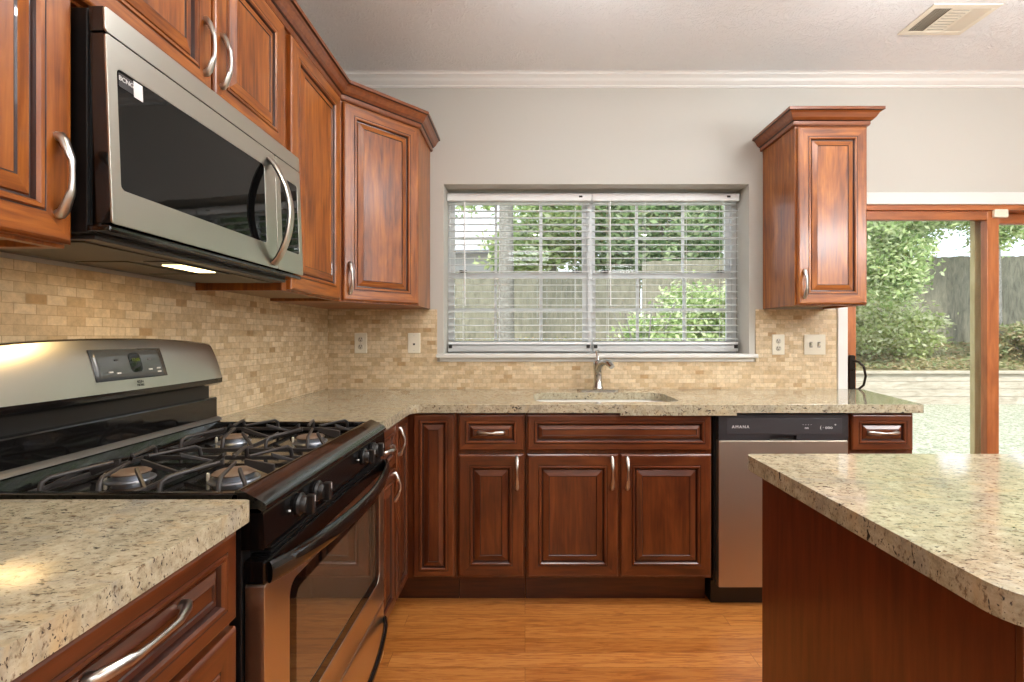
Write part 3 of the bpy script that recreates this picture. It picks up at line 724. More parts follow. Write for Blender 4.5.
# local: x along the wall (0..MYW), y into the wall, z up from the underside
def sh(z): return 0.015*(z-0.026)/0.40          # the hung front leans back a little at the top
def sheared(o):
    for v in o.data.vertices: v.co.y += sh(v.co.z)
    return o
dpt = MXF-LX
MB().box(0.004, 0.050, 0.010, MYW-0.004, dpt-0.010, 0.4255).build('body', BLACKP, r, bevel=0.002)
sheared(MB().box(0.010, 0.030, 0.014, MYW-0.010, 0.052, 0.422).build('door_gasket', BLACK, r))
dz0, dz1, vz1 = 0.026, 0.377, 0.4265
def frame_with_holes(x0, x1, z0, z1, holes, yf, yb):
    bm = bmesh.new()
    def loop(pts):
        vs = [bm.verts.new((p[0], yf, p[1])) for p in pts]
        return [bm.edges.new((vs[i], vs[(i+1) % len(vs)])) for i in range(len(vs))]
    es = loop(rrect(x0, z0, x1, z1, 0.006, 3))
    for h_ in holes: es += loop(rrect(*h_))
    bmesh.ops.triangle_fill(bm, edges=es, use_beauty=True)
    ret = bmesh.ops.extrude_face_region(bm, geom=list(bm.faces))
    for v in [g for g in ret['geom'] if isinstance(g, bmesh.types.BMVert)]: v.co.y = yb
    bmesh.ops.recalc_face_normals(bm, faces=bm.faces); return bm
def bm_obj(bm, name, m, parent, bevel=0.0):
    me = bpy.data.meshes.new(name); bm.to_mesh(me); bm.free(); me.materials.append(m)
    o = bpy.data.objects.new(name, me); C.objects.link(o); o.parent = parent
    if bevel:
        b = o.modifiers.new('bevel', 'BEVEL'); b.width = bevel; b.segments = 2; b.limit_method = 'ANGLE'; b.angle_limit = math.radians(50)
    return o
g1 = (0.022, 0.094, 0.528, 0.324, 0.010, 4); g2 = (0.618, 0.094, 0.728, 0.324, 0.008, 4)
door_m = sheared(bm_obj(frame_with_holes(0, 0.588, dz0, dz1, [g1], 0, 0.004), 'door', STEEL_X, r, 0.002))
cpm = sheared(bm_obj(frame_with_holes(0.590, MYW, dz0, dz1, [g2], 0, 0.004), 'control_panel', STEEL_X, r, 0.002))
vent = sheared(bm_obj(frame_with_holes(0, MYW, dz1+0.003, vz1, [], 0.0, 0.004), 'vent_panel', STEEL_X, r, 0.002))
sheared(MB().box(0.001, 0.0043, dz0+0.001, 0.587, 0.030, dz1-0.001).build('door_shell', BLACK, door_m))
sheared(MB().box(0.591, 0.0043, dz0+0.001, MYW-0.001, 0.030, dz1-0.001).build('panel_shell', BLACK, cpm))
sheared(MB().box(0.001, 0.0043, dz1+0.004, MYW-0.001, 0.030, vz1-0.001).build('vent_shell', BLACK, vent))
sheared(MB().prism(rrect(*g1), 0.0015, 0.0042, axis='y').build('glass', BLACKM, door_m))
sheared(MB().prism(rrect(*g2), 0.0015, 0.0042, axis='y').build('glass', BLACKM, cpm))
st = sheared(MB().prism(rrect(0.026, 0.292, 0.076, 0.318, 0.002, 2), 0.0006, 0.0014, axis='y').build('energy_label', DGREY, door_m))
st['label'] = 'small black and white sticker'
y_ = sh(0.305)
text('BCNG', 0.0125, TXTW, door_m, (0.043, y_+0.0004, 0.308), (R90, 0, 0), name='lettering')
sheared(MB().box(0.060, 0.0000, 0.288, 0.082, 0.0006, 0.320).build('white_patch', TXTW, door_m))
# handle: an upright bow, steel outside and black behind
hp = []; n = 16
for k in range(n+1):
    u = k/n; zz = 0.036+u*(0.352-0.036); hp.append((0.556, -0.003-0.058*math.sin(PI*u)**0.75+sh(zz), zz))
MB().tube(hp, [(0.015, 0.005)]*(n+1), 14, squash=(0,-1,0)).build('handle', STEEL_X, door_m)
MB().tube([(p[0], p[1]+0.005, p[2]) for p in hp], [(0.0142, 0.005)]*(n+1), 14, squash=(0,-1,0)).build('handle_back', BLACKP, door_m)
MB().box(0.0, 0.006, 0.012, MYW, 0.05, 0.0245).build('bottom_strip', BLACK, r, bevel=0.004)
b = MB().box(0.02, 0.05, 0.000, MYW-0.02, dpt-0.012, 0.0095); b.build('underside', DGREY, r, bevel=0.002)
for (a, c_) in ((0.035, 0.255), (0.495, 0.715)):
    MB().box(a, 0.085, -0.003, c_, dpt-0.06, 0.0).build('grease_filter', FILTER, r, bevel=0.001)
MB().box(0.270, 0.20, -0.003, 0.480, dpt-0.06, 0.0).build('grease_filter', FILTER, r, bevel=0.001)
MB().box(0.262, 0.090, -0.004, 0.488, 0.155, 0.0).build('lamp_bezel', BLACKP, r, bevel=0.001)
lm = MB().box(0.310, 0.098, -0.0055, 0.440, 0.146, -0.0035).build('lamp_cover', LAMPM, r)
lamp('cooktop_lamp', 'AREA', (MXF-0.122, MY0+0.375, 1.385), 0.6, (1.0, 0.66, 0.30), size=0.13, size_y=0.05)


# ------------------------------------------------------------------ gas range
RY0, RW = 0.890, 0.765
RXF = -0.487
r = thing('gas_range', 'black and stainless freestanding gas stove below the microwave', 'stove', (RXF, RY0, 0), R90)
# local x = along wall, y = into the wall (0 at front, 0.655 at wall)
def stove(o): return o
DW_ = RXF-LX
MB().box(0.002, 0.045, 0.10, RW-0.002, DW_-0.012, 0.878).box(0.03, 0.09, 0.0, RW-0.03, DW_-0.05, 0.10).build('body', BLACKP, r, bevel=0.002)
# cooktop with raised rim and rounded nose
ct = MB()
prof = [(0.06, 0.880), (0.010, 0.882), (0.000, 0.886), (-0.003, 0.893), (0.001, 0.900), (0.008, 0.905), (0.040, 0.922), (0.048, 0.9245), (0.052, 0.925), (0.056, 0.923), (0.062, 0.912), (0.068, 0.890), (0.565, 0.890), (0.575, 0.922), (0.585, 0.925), (0.600, 0.925), (0.600, 0.880)]
ct.prism(prof, 0.0, RW, axis='x', smooth=True)
ct.box(0.0, 0.05, 0.885, 0.016, 0.59, 0.919); ct.box(RW-0.016, 0.05, 0.885, RW, 0.59, 0.919)
ct.build('cooktop', BLACK, r, bevel=0.003)
# control panel with knobs
MB().prism([(0.0, 0.815), (0.004, 0.883), (0.014, 0.890), (0.045, 0.890), (0.045, 0.812), (0.006, 0.812)], 0.0, RW, axis='x').build('control_panel', BLACKS, r, bevel=0.004)
for lx in (0.135, 0.222, RW-0.222, RW-0.135):
    k = MB().lathe([(0.022, 0.003), (0.024, -0.004), (0.019, -0.008), (0.018, -0.018), (0.016, -0.020)], (lx, 0, 0.852), 'y', 24).build('knob', BLACKP, r)
    MB().box(lx-0.0075, -0.034, 0.831, lx+0.0075, -0.016, 0.873).build('grip', BLACKP, k, bevel=0.003)
    MB().box(lx-0.001, -0.0348, 0.858, lx+0.001, -0.034, 0.871).build('pointer', TXTW, k)
    MB().lathe([(0.0025,-0.0012),(0.0025,0.002)], (lx-0.042, 0, 0.852), 'y', 8).build('burner_mark', TXTW, r)
# vent grooves under the panel
vg = MB()
for q in range(4): vg.box(0.03, 0.004+0.001*q, 0.803-0.008*q, RW-0.03, 0.045, 0.8065-0.008*q)
vg.build('vent_louver', BLACKP, r)
# oven door
od = MB().box(0.004, 0.004, 0.300, RW-0.004, 0.044, 0.775)
dr = bm_obj(frame_with_holes(0.004, RW-0.004, 0.300, 0.745, [(0.100, 0.390, RW-0.055, 0.700, 0.03, 5)], 0.003, 0.040), 'oven_door', STEEL_O, r, 0.003)
MB().box(0.004, 0.001, 0.7455, RW-0.004, 0.044, 0.790).build('door_top_band', BLACKS, dr, bevel=0.005)
bw = bm_obj(frame_with_holes(0.0, 0.61, 0, 0.31, [(0.032, 0.030, 0.578, 0.280, 0.02, 5)], 0.0, 0.004), 'window_border', BLACKG, dr)
bw.location = (0.100, 0.0045, 0.390)
MB().prism(rrect(0.132, 0.42, 0.678, 0.67, 0.02), 0.0060, 0.008, axis='y').build('window_glass', plain('oven_glass_tan_reflection', (88, 70, 52), 0.03, coat=1.0, spec=1.0), dr)  # tan base colour stands in for the reflected floor and cabinets
hp = []; n = 20
for k in range(n+1):
    u = k/n; hp.append((0.006+u*(RW-0.012), -0.004-0.056*math.sin(PI*u)**0.7, 0.768))
MB().tube(hp, [(0.010, 0.021)]*(n+1), 14, squash=(0,0,1)).build('handle', BLACK, dr)
# storage drawer
sd = MB().box(0.004, 0.003, 0.105, RW-0.004, 0.042, 0.294).build('storage_drawer', STEEL_O, r, bevel=0.004)
hp = [(0.010+k/n*(RW-0.020), -0.001-0.050*math.sin(PI*k/n)**0.7, 0.235) for k in range(n+1)]
MB().tube(hp, [(0.008, 0.012)]*(n+1), 12, squash=(0,0,1)).build('handle', BLACK, sd)
# backguard: arched brushed panel on a black stand
bx = DW_-0.075                       # front face of the lower riser in local y
MB().box(0.006, bx, 0.918, RW-0.006, DW_-0.012, 1.005).build('riser', BLACK, r, bevel=0.005)
MB().prism([(bx-0.016, 0.9255), (bx-0.012, 0.932), (bx-0.004, 0.937), (bx-0.0005, 0.938), (bx-0.0005, 0.9255)], 0.004, RW-0.004, axis='x', smooth=True).build('trim_lip', plain('enamel_edge_highlight', (104, 102, 98), 0.35, metal=0.4), r)  # grey colour paints the highlight of the black enamel along this lip
MB().box(0.018, bx+0.022, 1.000, RW-0.018, DW_-0.014, 1.075).build('vent_slot', BLACKP, r)
def bg_pt(u, s):
    """u across, s from bottom (0) to top (1): bowed, leaning panel"""
    arch = 1-abs(2*u-1)**2.4
    zt = 1.184+0.020*arch; zb_ = 1.072-0.002*arch
    e = 0.003*(1-min(1, min(u, 1-u)/0.02))
    y = bx-0.018+0.032*s + 0.010*(s**3)
    return (0.004+u*(RW-0.008) + (0.0), y+e, zb_+(zt-zb_)*s)
n = 28; ns = 6
bg = MB()
vs = [bg_pt(i/n, j/ns) for j in range(ns+1) for i in range(n+1)]
fs = [(j*(n+1)+i, j*(n+1)+i+1, (j+1)*(n+1)+i+1, (j+1)*(n+1)+i) for j in range(ns) for i in range(n)]
bg.add(vs, fs, 0, True)
back = bg.build('backguard', STEEL_G, r)
sk = MB()
vs = []; m_ = n+1
for i in range(n+1):
    u = i/n; b0 = bg_pt(u, 0); t1 = bg_pt(u, 1)
    vs += [b0, (b0[0], b0[1]+0.001, b0[2]-0.016), (b0[0], b0[1]+0.016, b0[2]-0.024), (b0[0], DW_-0.014, b0[2]-0.020), (b0[0], DW_-0.014, t1[2]+0.004), (t1[0], t1[1]+0.006, t1[2]+0.004), t1]
q = 7
fs = [(i*q+k, i*q+k+1, (i+1)*q+k+1, (i+1)*q+k) for i in range(n) for k in range(q-1)]
fs += [tuple(range(q)), tuple(n*q+k for k in range(q))[::-1]]
sk.add(vs, fs, 0, False); sk.build('backguard_shell', BLACK, back)
dsp = MB(); dv = []
for j in range(5):
    for i in range(13):
        u = 0.365+i/12*0.305; s = 0.22+j/4*0.60; p = bg_pt(u, s); dv.append((p[0], p[1]-0.0012, p[2]))
dsp.add(dv, [(j*13+i, j*13+i+1, (j+1)*13+i+1, (j+1)*13+i) for j in range(4) for i in range(12)], 0, True)
dso = dsp.build('display', LCD, back)
md = dso.modifiers.new('thick', 'SOLIDIFY'); md.thickness = 0.0022; md.offset = 0
p = bg_pt(0.535, 0.55); lean = math.radians(16)
dk = MB().prism(rrect(-0.019, -0.028, 0.019, 0.026, 0.012), -0.001, 0.001, axis='y').build('clock_window', BLACKG, back); dk.location = (p[0], p[1]-0.003, p[2]); dk.rotation_euler = (-lean, 0, 0)
text('12:05', 0.012, GREENLED, back, (p[0], p[1]-0.0045, p[2]+0.006), (R90-lean, 0, 0), name='clock_digits')
text('TIMER', 0.006, TXTW, back, (p[0], p[1]-0.006, p[2]-0.020), (R90-lean, 0, 0))
for (du, dz) in ((-0.085, -0.022), (-0.062, -0.026), (0.045, -0.022), (0.075, -0.020), (0.075, -0.030), (-0.06, 0.008), (0.05, 0.006)):
    pp = bg_pt(0.535+du/RW, 0.55); b_ = MB().prism(rrect(-0.006, -0.0018, 0.006, 0.0018, 0.001), -0.001, 0.001, axis='y').build('button', TXTW if dz < 0 else DGREY, back)
    b_.location = (pp[0], pp[1]-0.0035+dz*0.28, pp[2]+dz); b_.rotation_euler = (-lean, 0, 0)
pp = bg_pt(0.535, 0.12)
text('KEN', 0.011, TXTK, back, (pp[0], pp[1]-0.0015, pp[2]+0.004), (R90-lean, 0, 0)); text('MORE', 0.009, TXTK, back, (pp[0], pp[1]-0.0030, pp[2]-0.005), (R90-lean, 0, 0))
# burners and grates
BR = [(0.189, 0.173, 0.043), (0.189, 0.408, 0.037), (0.571, 0.173, 0.040), (0.571, 0.408, 0.037)]
for (lx, ly, big) in BR:
    b_ = MB().lathe([(big+0.010, 0.8902), (big+0.008, 0.893), (big-0.003, 0.894), (big-0.002, 0.903), (big-0.006, 0.9035)], (lx, ly, 0), seg=28).build('burner', ALU, r)
    MB().lathe([(big, 0.9036), (big+0.001, 0.906), (big-0.002, 0.909), (big-0.012, 0.9105), (0.002, 0.911)], (lx, ly, 0), seg=28).build('burner_cap', BURN, b_)
    MB().lathe([(0.0035, 0.891), (0.0035, 0.907), (0.001, 0.909)], (lx-0.02, ly+big+0.004, 0), seg=8).build('igniter', PLATE, b_)
def bar(mb, a, b_, w=0.0085, h=0.010):
    A, B = Vector(a), Vector(b_); d_ = (B-A); s = Vector((-d_.y, d_.x, 0))
    s = s.normalized()*w/2 if s.length > 1e-6 else Vector((w/2, 0, 0)); u = Vector((0,0,h/2))
    if abs(d_.normalized().z) > 0.9: u = Vector((0, w/2, 0))
    mb.add([A-s-u, A+s-u, A+s+u, A-s+u, B-s-u, B+s-u, B+s+u, B-s+u], [(3,2,1,0),(4,5,6,7),(0,1,5,4),(1,2,6,5),(2,3,7,6),(3,0,4,7)])
def blade(g, p0, z0a, z0b, p1, z1a, z1b, w=0.007):
    d_ = Vector((p1[0]-p0[0], p1[1]-p0[1])); s = Vector((-d_.y, d_.x)).normalized()*w/2
    g.add([(p0[0]-s.x,p0[1]-s.y,z0a),(p0[0]+s.x,p0[1]+s.y,z0a),(p0[0]+s.x,p0[1]+s.y,z0b),(p0[0]-s.x,p0[1]-s.y,z0b),(p1[0]-s.x,p1[1]-s.y,z1a),(p1[0]+s.x,p1[1]+s.y,z1a),(p1[0]+s.x,p1[1]+s.y,z1b),(p1[0]-s.x,p1[1]-s.y,z1b)],
          [(3,2,1,0),(4,5,6,7),(0,1,5,4),(1,2,6,5),(2,3,7,6),(3,0,4,7)])
def grate(x0, x1, y0, y1, cx, cys):
    g = MB(); zf, zt = 0.9005, 0.9335
    for (a, b_) in (((x0,y0),(x1,y0)), ((x1,y0),(x1,y1)), ((x1,y1),(x0,y1)), ((x0,y1),(x0,y0))): bar(g, (*a, zf), (*b_, zf))
    ym = (cys[0]+cys[1])/2
    bar(g, (x0, ym, zf), (x1, ym, zf))
    for (a, b_) in ((x0,y0),(x1,y0),(x0,y1),(x1,y1)): g.lathe([(0.006,0.8905),(0.006,0.897)], (a, b_, 0), seg=8)
    for cy in cys:
        for sx in (-1, 1):
            xe = x0 if sx < 0 else x1
            for sy in (-1, 1):   # arched finger: up from the outer rail, then in over the burner
                g.tube([(xe, cy+sy*0.058, zf), (xe-sx*0.006, cy+sy*0.057, zt-0.008), (xe-sx*0.016, cy+sy*0.053, zt-0.001), (cx+sx*0.026, cy+sy*0.018, zt+0.001)],
                       [(0.0050,0.0050),(0.0050,0.0050),(0.0050,0.0045),(0.0045,0.0038)], 8)
        for (ye, s_) in ((y0 if cy == cys[0] else y1, -1 if cy == cys[0] else 1), (ym, 1 if cy == cys[0] else -1)):
            blade(g, (cx, ye), zf-0.004, zf+0.004 if ye == ym else zt-0.010, (cx, cy+s_*0.024), zt-0.011, zt+0.002)
            for sx in (-1, 1):   # slanted fingers from the cross rails
                xe = cx+sx*(x1-x0)*0.36
                blade(g, (xe, ye), zf-0.003, zf+0.004, ((xe+cx)/2+sx*0.010, ye+(cy-ye)*0.45), zt-0.010, zt)
    g.build('grate', CASTIRON, r, bevel=0.0012)
grate(0.040, 0.338, 0.082, 0.500, 0.189, (0.173, 0.408))
grate(0.422, 0.724, 0.082, 0.500, 0.571, (0.173, 0.408))

# ------------------------------------------------------------------ ceiling vent and lights
r = thing('ceiling_vent', 'cream metal three-way ceiling vent near the upper right', 'air vent', (2.0, 2.248, CEIL))
vx, vy = 0.155, 0.108
fr = MB()
fr.box(-vx, -vy, -0.006, vx, -vy+0.026, -0.0005); fr.box(-vx, vy-0.026, -0.006, vx, vy, -0.0005); fr.box(-vx, -vy+0.026, -0.006, -vx+0.026, vy-0.026, -0.0005); fr.box(vx-0.026, -vy+0.026, -0.006, vx, vy-0.026, -0.0005)
VENT = plain('cream_vent_enamel', (232, 226, 208), 0.4)
for x in (-0.045, 0.045): fr.box(x-0.004, -vy+0.026, -0.006, x+0.004, vy-0.026, -0.0005)
fr.build('frame', VENT, r, bevel=0.0015)
MB().box(-vx+0.02, -vy+0.02, -0.0015, vx-0.02, vy-0.02, -0.0008).build('duct_opening', plain('duct_dark', (92, 82, 66), 0.7), r)
for (x0, x1, tilt, cnt) in ((-vx+0.026, -0.049, 0.004, 9), (-0.041, 0.041, 0.0, 9), (0.049, vx-0.026, -0.004, 9)):
    lv = MB()
    for k in range(cnt):
        if tilt == 0:
            y = -vy+0.030+(2*vy-0.060)*k/(cnt-1); lv.box(x0, y-0.0075, -0.0042, x1, y+0.0075, -0.003)
        else:
            x = x0+0.004+(x1-x0-0.008)*k/(cnt-1)
            lv.add([(x-0.0035, -vy+0.026, -0.0058 if tilt > 0 else -0.002), (x+0.0035, -vy+0.026, -0.002 if tilt > 0 else -0.0058), (x+0.0035, vy-0.026, -0.002 if tilt > 0 else -0.0058), (x-0.0035, vy-0.026, -0.0058 if tilt > 0 else -0.002)], [(0,1,2,3)])
    o = lv.build('louver', VENT, r)
    md = o.modifiers.new('thick', 'SOLIDIFY'); md.thickness = 0.0006
for i, (x, y, c, p) in enumerate(CANS):
    r = thing('downlight', 'round recessed ceiling downlight over the %s' % ['aisle beside the stove', 'island', 'floor behind the camera on the left', 'floor behind the camera on the right'][i], 'light', (x, y, CEIL))
    MB().lathe([(0.062, -0.001), (0.066, -0.006), (0.088, -0.004), (0.090, -0.0005)], seg=32).build('trim_ring', WHITE, r)
    MB().lathe([(0.001, -0.0045), (0.064, -0.0045), (0.064, -0.001), (0.001, -0.001)], seg=28).build('diffuser', CANM, r)
for i, (x, y, rr, p, zt_, where) in enumerate(FILL_DRUMS):  # fill drums added to brighten the room, none in view
    r = thing('added_fill_light', 'added unseen frosted drum fill light %s' % where, 'light', (x, y, CEIL))
    MB().lathe([(0.002, -0.0005), (0.07, -0.0005), (0.07, -0.02), (0.012, -0.03), (0.012, zt_), (0.002, zt_)], seg=24).build('canopy', NICKEL, r)
    area = 2*PI*rr*0.16+2*PI*rr*rr
    fm = plain('fill_drum_%d' % i, (245, 245, 240), 0.5)
    b_ = fm.node_tree.nodes['Principled BSDF']; b_.inputs['Emission Color'].default_value = (*NEUT, 1); b_.inputs['Emission Strength'].default_value = p/(PI*area)
    MB().lathe([(0.001, zt_), (rr-0.02, zt_), (rr, zt_-0.02), (rr, zt_-0.14), (rr-0.02, zt_-0.16), (0.001, zt_-0.16)], seg=32).build('fill_drum_shade', fm, r)

# ------------------------------------------------------------------ outdoors
GZ = -0.15
def ground_mat(name, a, b_, c_, s=9.0):
    m, nt, b = mat(name); L = nt.links; tc = N(nt, 'TexCoord')
    n = N(nt, 'TexNoise', Scale=s, Detail=8.0, Roughness=0.75); L.new(tc.outputs['Object'], n.inputs['Vector'])
    r_ = ramp(nt, [(0.36, a), (0.5, b_), (0.62, c_)]); L.new(n.outputs[0], r_.inputs[0]); L.new(r_.outputs[0], b.inputs['Base Color'])
    b.inputs['Roughness'].default_value = 0.9
    bp = N(nt, 'Bump', Strength=0.6, Distance=0.03); L.new(n.outputs[0], bp.inputs['Height']); L.new(bp.outputs[0], b.inputs['Normal']); return m
LAWN = ground_mat('patchy_lawn', (104, 116, 88), (172, 174, 152), (220, 212, 198), 24)
BANK = ground_mat('leaf_litter_bank', (130, 126, 90), (166, 154, 120), (190, 176, 142), 7)
struct(MB().box(-14, BY+TH, GZ-0.1, 22, 9.6, GZ).build('ground_lawn', LAWN), 'pale patchy back yard lawn')
struct(MB().add([(-14,9.75,0.50),(22,9.75,0.50),(22,13.2,1.10),(-14,13.2,1.10),(22,40,2.4),(-14,40,2.4)], [(0,1,2,3),(3,2,4,5)]).build('ground_bank', BANK), 'leaf covered bank rising behind the retaining wall')
r = thing('retaining_wall', 'low pale timber retaining wall across the back yard', 'retaining wall', (4, 9.6, GZ))
TIMBER = wood('weathered_timber', 'x', (158, 148, 132), (186, 176, 160), (204, 196, 182), rough=0.8, coat=0)
for k in range(4): MB().box(-17.9, 0.004*k, 0.155*k, 17.9, 0.14, 0.155*k+0.150).build('timber_course', TIMBER, r, bevel=0.006)
MB().box(-17.9, -0.05, 0.622, 17.9, 0.18, 0.670).build('cap_board', TIMBER, r, bevel=0.006)

FENCEW = wood('weathered_fence_wood', 'z', (104, 102, 88), (134, 131, 114), (158, 153, 134), rough=0.85, coat=0)
def fence(x0, y0, x1, y1, z, h, label):
    d_ = Vector((x1-x0, y1-y0)); L_n = d_.length; r = thing('wooden_fence', label, 'fence', (x0, y0, z), math.atan2(d_.y, d_.x))
    b = MB(); x = 0; 
    while x < L_n-0.1:
        b.box(x, 0, 0.03+random.uniform(-0.02, 0.02), x+0.135, 0.02, h+random.uniform(-0.02, 0.02)); x += 0.1375
    b.build('boards', FENCEW, r)
    MB().box(0, 0.021, 0.35, L_n, 0.06, 0.44).box(0, 0.021, h-0.4, L_n, 0.06, h-0.31).build('rails', FENCEW, r)
    x = 0.2
    while x < L_n: MB().box(x, 0.061, -0.4, x+0.09, 0.15, h).build('post', FENCEW, r); x += 2.4
fence(-9, 13.6, 3.30, 13.46, 1.12, 1.95, 'grey weathered board fence seen through the kitchen window')
fence(3.3, 13.4, 16, 12.2, 1.05, 2.3, 'tall grey board fence seen through the sliding glass door')

def leaf_mat(name, cols, trans=0.35):
    m, nt, b = mat(name); L = nt.links
    g = N(nt, 'NewGeometry'); r_ = ramp(nt, [(i/(len(cols)-1)*0.9+0.05, c) for i, c in enumerate(cols)]); L.new(g.outputs['Random Per Island'], r_.inputs[0])
    L.new(r_.outputs[0], b.inputs['Base Color']); b.inputs['Roughness'].default_value = 0.5
    t = N(nt, 'BsdfTranslucent'); L.new(r_.outputs[0], t.inputs[0]); mx = N(nt, 'MixShader'); mx.inputs[0].default_value = trans
    o = nt.nodes['Material Output']; L.new(b.outputs[0], mx.inputs[1]); L.new(t.outputs[0], mx.inputs[2]); L.new(mx.outputs[0], o.inputs[0]); return m
LEAF_A = leaf_mat('spring_leaves', [(130, 158, 96), (168, 192, 126), (200, 214, 156), (224, 230, 192)])
LEAF_B = leaf_mat('deep_leaves', [(98, 128, 82), (134, 164, 110), (168, 190, 138), (200, 212, 172)])
LEAF_S = leaf_mat('sunlit_shrub_leaves', [(156, 174, 108), (190, 204, 138), (216, 222, 168), (234, 234, 204)])  # sunlight on the shrub is put into these paler yellow-green leaves
LEAF_C = leaf_mat('dry_mixed_leaves', [(120, 134, 88), (160, 166, 120), (188, 180, 140), (176, 152, 118)])
BARK = ground_mat('grey_bark', (96, 92, 84), (132, 128, 120), (160, 158, 150), 26)
rnd = random.Random(5)
def leaves(blobs, n, size, m, name, parent, flat=0.0):
    """leaf blades scattered through ellipsoids [(x,y,z,rx,ry,rz)]"""
    tot = sum(b[3]*b[4]*b[5] for b in blobs); mb = MB()
    for (x, y, z, rx, ry, rz) in blobs:
        cl = []
        while len(cl) < 26:
            a, b_, c_ = rnd.uniform(-1,1), rnd.uniform(-1,1), rnd.uniform(-1,1)
            if 0.2 < a*a+b_*b_+c_*c_ < 0.95: cl.append((a*0.85, b_*0.85, c_*0.85, rnd.uniform(0.10, 0.26)))
        for _ in range(int(n*rx*ry*rz/tot)):
            a, b_, c_, w_ = rnd.choice(cl); a += rnd.gauss(0, w_); b_ += rnd.gauss(0, w_); c_ += rnd.gauss(0, w_*0.8)
            p = Vector((x+a*rx, y+b_*ry, z+c_*rz)); s = size*rnd.uniform(0.6, 1.3)
            d1 = Vector((rnd.gauss(0,1), rnd.gauss(0,1), rnd.gauss(0,0.6)-0.3)).normalized(); d2 = d1.cross(Vector((rnd.gauss(0,1), rnd.gauss(0,1), rnd.gauss(0,1)))).normalized()
            mb.add([p-d1*s, p+d2*s*0.45, p+d1*s, p-d2*s*0.45], [(0,1,2,3)])
    me = bpy.data.meshes.new(name); me.from_pydata(mb.v, [], mb.f); me.materials.append(m)
    o = bpy.data.objects.new(name, me); C.objects.link(o); o.parent = parent; return o
def tree(x, y, z, h, tr, blobs, n, size, m, label, lean=0.0, name='tree', group=None):
    r = thing(name, label, 'tree', (x, y, z), 0, group)
    if tr: 
        t_ = MB().tube([(0,0,-0.3),(lean*0.2,0,h*0.3),(lean*0.6,0.05,h*0.65),(lean,0,h)], [tr*1.15, tr, tr*0.8, tr*0.5], 12)
        for k in range(5):
            zz = h*(0.5+0.09*k); a = k*2.4; t_.tube([(lean*zz/h*0.9,0,zz),(math.cos(a)*h*0.12, math.sin(a)*h*0.12, zz+h*0.08),(math.cos(a)*h*0.24, math.sin(a)*h*0.24, zz+h*0.12)], [tr*0.35, tr*0.22, tr*0.1], 7)
        t_.build('trunk', BARK, r)
    leaves(blobs, n, size, m, 'foliage', r)
    return r
# trees and shrubs, placed where the window and the door show them
tree(-0.43, 10.9, 0.75, 8.0, 0.17, [(0.3,0.3,6.2,2.6,2.2,1.5)], 2600, 0.10, LEAF_A, 'tall grey trunked tree in the left half of the kitchen window')
tree(0.9, 15.5, 1.4, 7.0, 0.12, [(0.3,0,3.9,1.5,1.2,2.1),(-1.2,0.2,2.9,0.8,0.8,0.7),(1.4,0.3,4.6,1.2,1.2,1.4),(-0.6,0,2.6,1.6,0.8,0.8)], 19000, 0.12, LEAF_A, 'bright green leafy tree above the fence, middle of the kitchen window')
tree(4.3, 15.2, 1.4, 7.5, 0.14, [(0,0,3.6,1.7,1.3,2.6),(-1.4,0.4,3.0,1.1,0.9,2.0),(2.0,0,4.0,1.6,1.2,2.4),(-0.3,0,2.4,2.4,0.9,1.0)], 26000, 0.12, LEAF_B, 'full green tree above the fence, right half of the kitchen window')
tree(-3.2, 16.5, 1.4, 8.0, 0.15, [(0,0,6.4,1.7,1.4,1.2),(1.4,0,4.6,0.9,0.7,0.8)], 2600, 0.11, LEAF_A, 'sparse tree in front of the neighbouring house roof')
tree(9.4, 15.8, 1.3, 8.0, 0.18, [(-0.9,0,4.6,2.0,1.3,1.6),(1.9,0,4.4,2.2,1.3,1.9)], 15000, 0.12, LEAF_B, 'broad tree behind the fence seen through the sliding door')
tree(10.9, 11.2, 0.9, 7.0, 0.24, [(0,0,5.2,2.4,1.2,1.6),(0.8,-0.3,3.4,1.2,0.7,1.0)], 8000, 0.10, LEAF_A, 'thick grey trunked tree at the right edge of the sliding door')
tree(6.3, 9.3, 0.0, 4.6, 0.07, [(0.6,0,3.6,1.3,0.6,1.1),(0.7,0,2.6,1.0,0.5,0.8),(2.9,0,3.7,0.7,0.5,0.8),(1.7,0,3.75,1.6,0.5,0.5)], 36000, 0.055, LEAF_A, 'slender leafy tree hanging over the upper left of the sliding door view')
def shrub(x, y, z, blobs, n, size, m, label, stems=7):
    r = thing('shrub', label, 'shrub', (x, y, z)); s = MB()
    R_ = max(b[3] for b in blobs); H_ = max(b[2]+b[5] for b in blobs)
    for k in range(stems):
        a = 2*PI*k/stems+0.3; s.tube([(0,0,-0.1),(math.cos(a)*R_*0.25, math.sin(a)*R_*0.2, H_*0.45),(math.cos(a)*R_*0.6, math.sin(a)*R_*0.4, H_*0.78),(math.cos(a)*R_*0.95, math.sin(a)*R_*0.5, H_*0.72)], [0.02, 0.015, 0.010, 0.005], 6)
    s.build('stems', BARK, r); leaves(blobs, n, size, m, 'foliage', r); return r
shrub(1.9, 7.6, GZ, [(0.2,0,0.9,0.8,0.6,0.9),(1.0,0.2,1.35,0.9,0.6,1.1)], 15000, 0.05, LEAF_A, 'leafy green shrub outside the right half of the kitchen window')
shrub(3.5, 8.9, GZ, [(0,0.0,1.3,0.6,0.5,1.2)], 5000, 0.06, LEAF_B, 'darker shrub standing before the retaining wall, between window and door views')
shrub(7.2, 11.0, 0.7, [(0,0,1.1,1.6,0.7,1.1),(-0.9,-0.2,1.7,0.9,0.6,1.2),(1.6,0,0.6,1.1,0.6,0.6)], 26000, 0.06, LEAF_S, 'large bright arching shrub on the bank seen through the sliding door', 11)
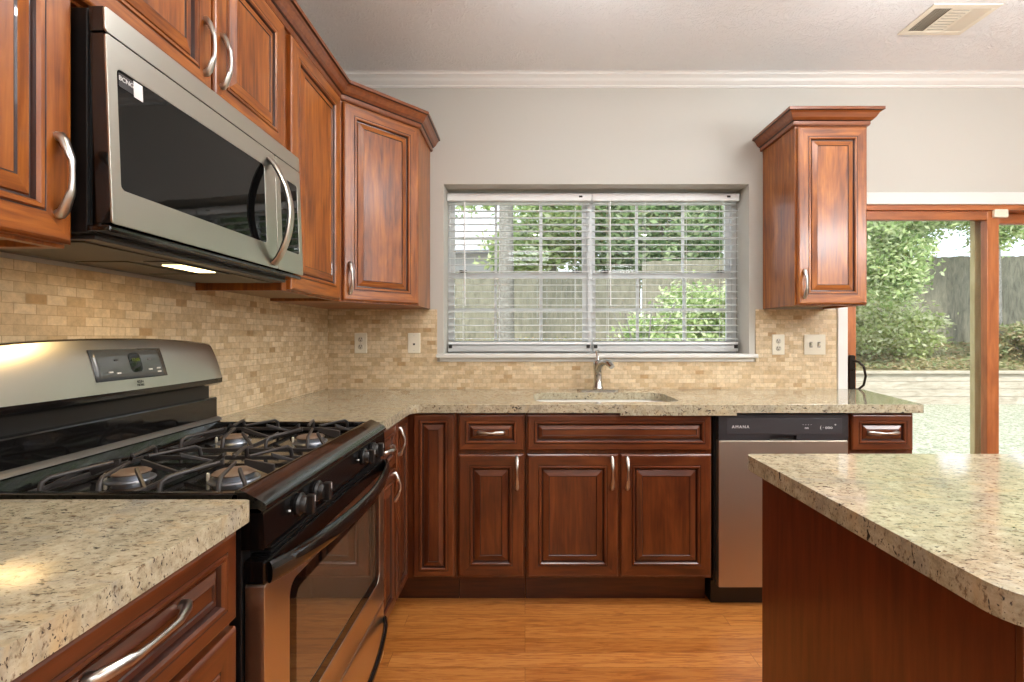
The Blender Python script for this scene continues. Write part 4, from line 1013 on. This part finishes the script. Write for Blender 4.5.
shrub(11.2, 10.6, 0.6, [(0,0,0.5,0.9,0.5,0.5)], 3500, 0.055, LEAF_C, 'low dull shrub below the tree at the right edge')
shrub(-3.4, 12.2, 0.9, [(0,0,0.25,1.2,0.5,0.3)], 2400, 0.055, LEAF_B, 'low shrub at the foot of the fence, lower left of the window')
mb = MB()
for _ in range(19000):
    x = rnd.uniform(-6, 13.5); y = 9.86+rnd.random()**1.3*3.4; z = 0.50+(y-9.75)*0.174+rnd.uniform(0.02, 0.10); s = rnd.uniform(0.03, 0.075)
    d1 = Vector((rnd.gauss(0,1), rnd.gauss(0,1), rnd.gauss(0,0.35))).normalized(); d2 = d1.cross(Vector((rnd.gauss(0,.5), rnd.gauss(0,.5), 1))).normalized(); p = Vector((x, y, z))
    mb.add([p-d1*s, p+d2*s*0.5, p+d1*s, p-d2*s*0.5], [(0,1,2,3)])
me = bpy.data.meshes.new('ground_ivy'); me.from_pydata(mb.v, [], mb.f); me.materials.append(LEAF_C)
gi = bpy.data.objects.new('ground_ivy', me); C.objects.link(gi); tag(gi, 'dry leaves and ivy covering the bank', 'ground cover', kind='stuff')
# neighbouring house on the left
r = thing('neighbouring_house', 'pale neighbouring house with grey roof beyond the fence, left of the window view', 'house', (-4.2, 21, 1.3))
SID = plain('pale_lap_siding', (206, 206, 210), 0.7); ROOF = plain('grey_shingle_roof', (196, 198, 206), 0.85)
w_ = MB().box(-4.5, 0, 0, 4.6, 6, 3.6)
for k in range(18): w_.box(-4.5, -0.012, 0.2*k, 4.6, 0, 0.2*k+0.012)
w_.build('wall', SID, r)
MB().prism([(-0.5,3.55),(3.0,5.9),(6.5,3.55),(6.5,3.7),(3.0,6.1),(-0.5,3.7)], -4.8, 4.9, axis='x').build('roof', ROOF, r)
MB().box(-4.8, -0.62, 3.50, 4.9, -0.48, 3.64).build('gutter', plain('gutter_grey', (120, 122, 126), 0.5), r)
for x in (-2.6, 1.4):
    o = MB().box(x, -0.04, 1.3, x+1.1, 0, 2.7).build('window', VINYL, r); MB().box(x+0.07, -0.05, 1.37, x+1.03, -0.04, 2.63).build('pane', DARKSLOT, o)
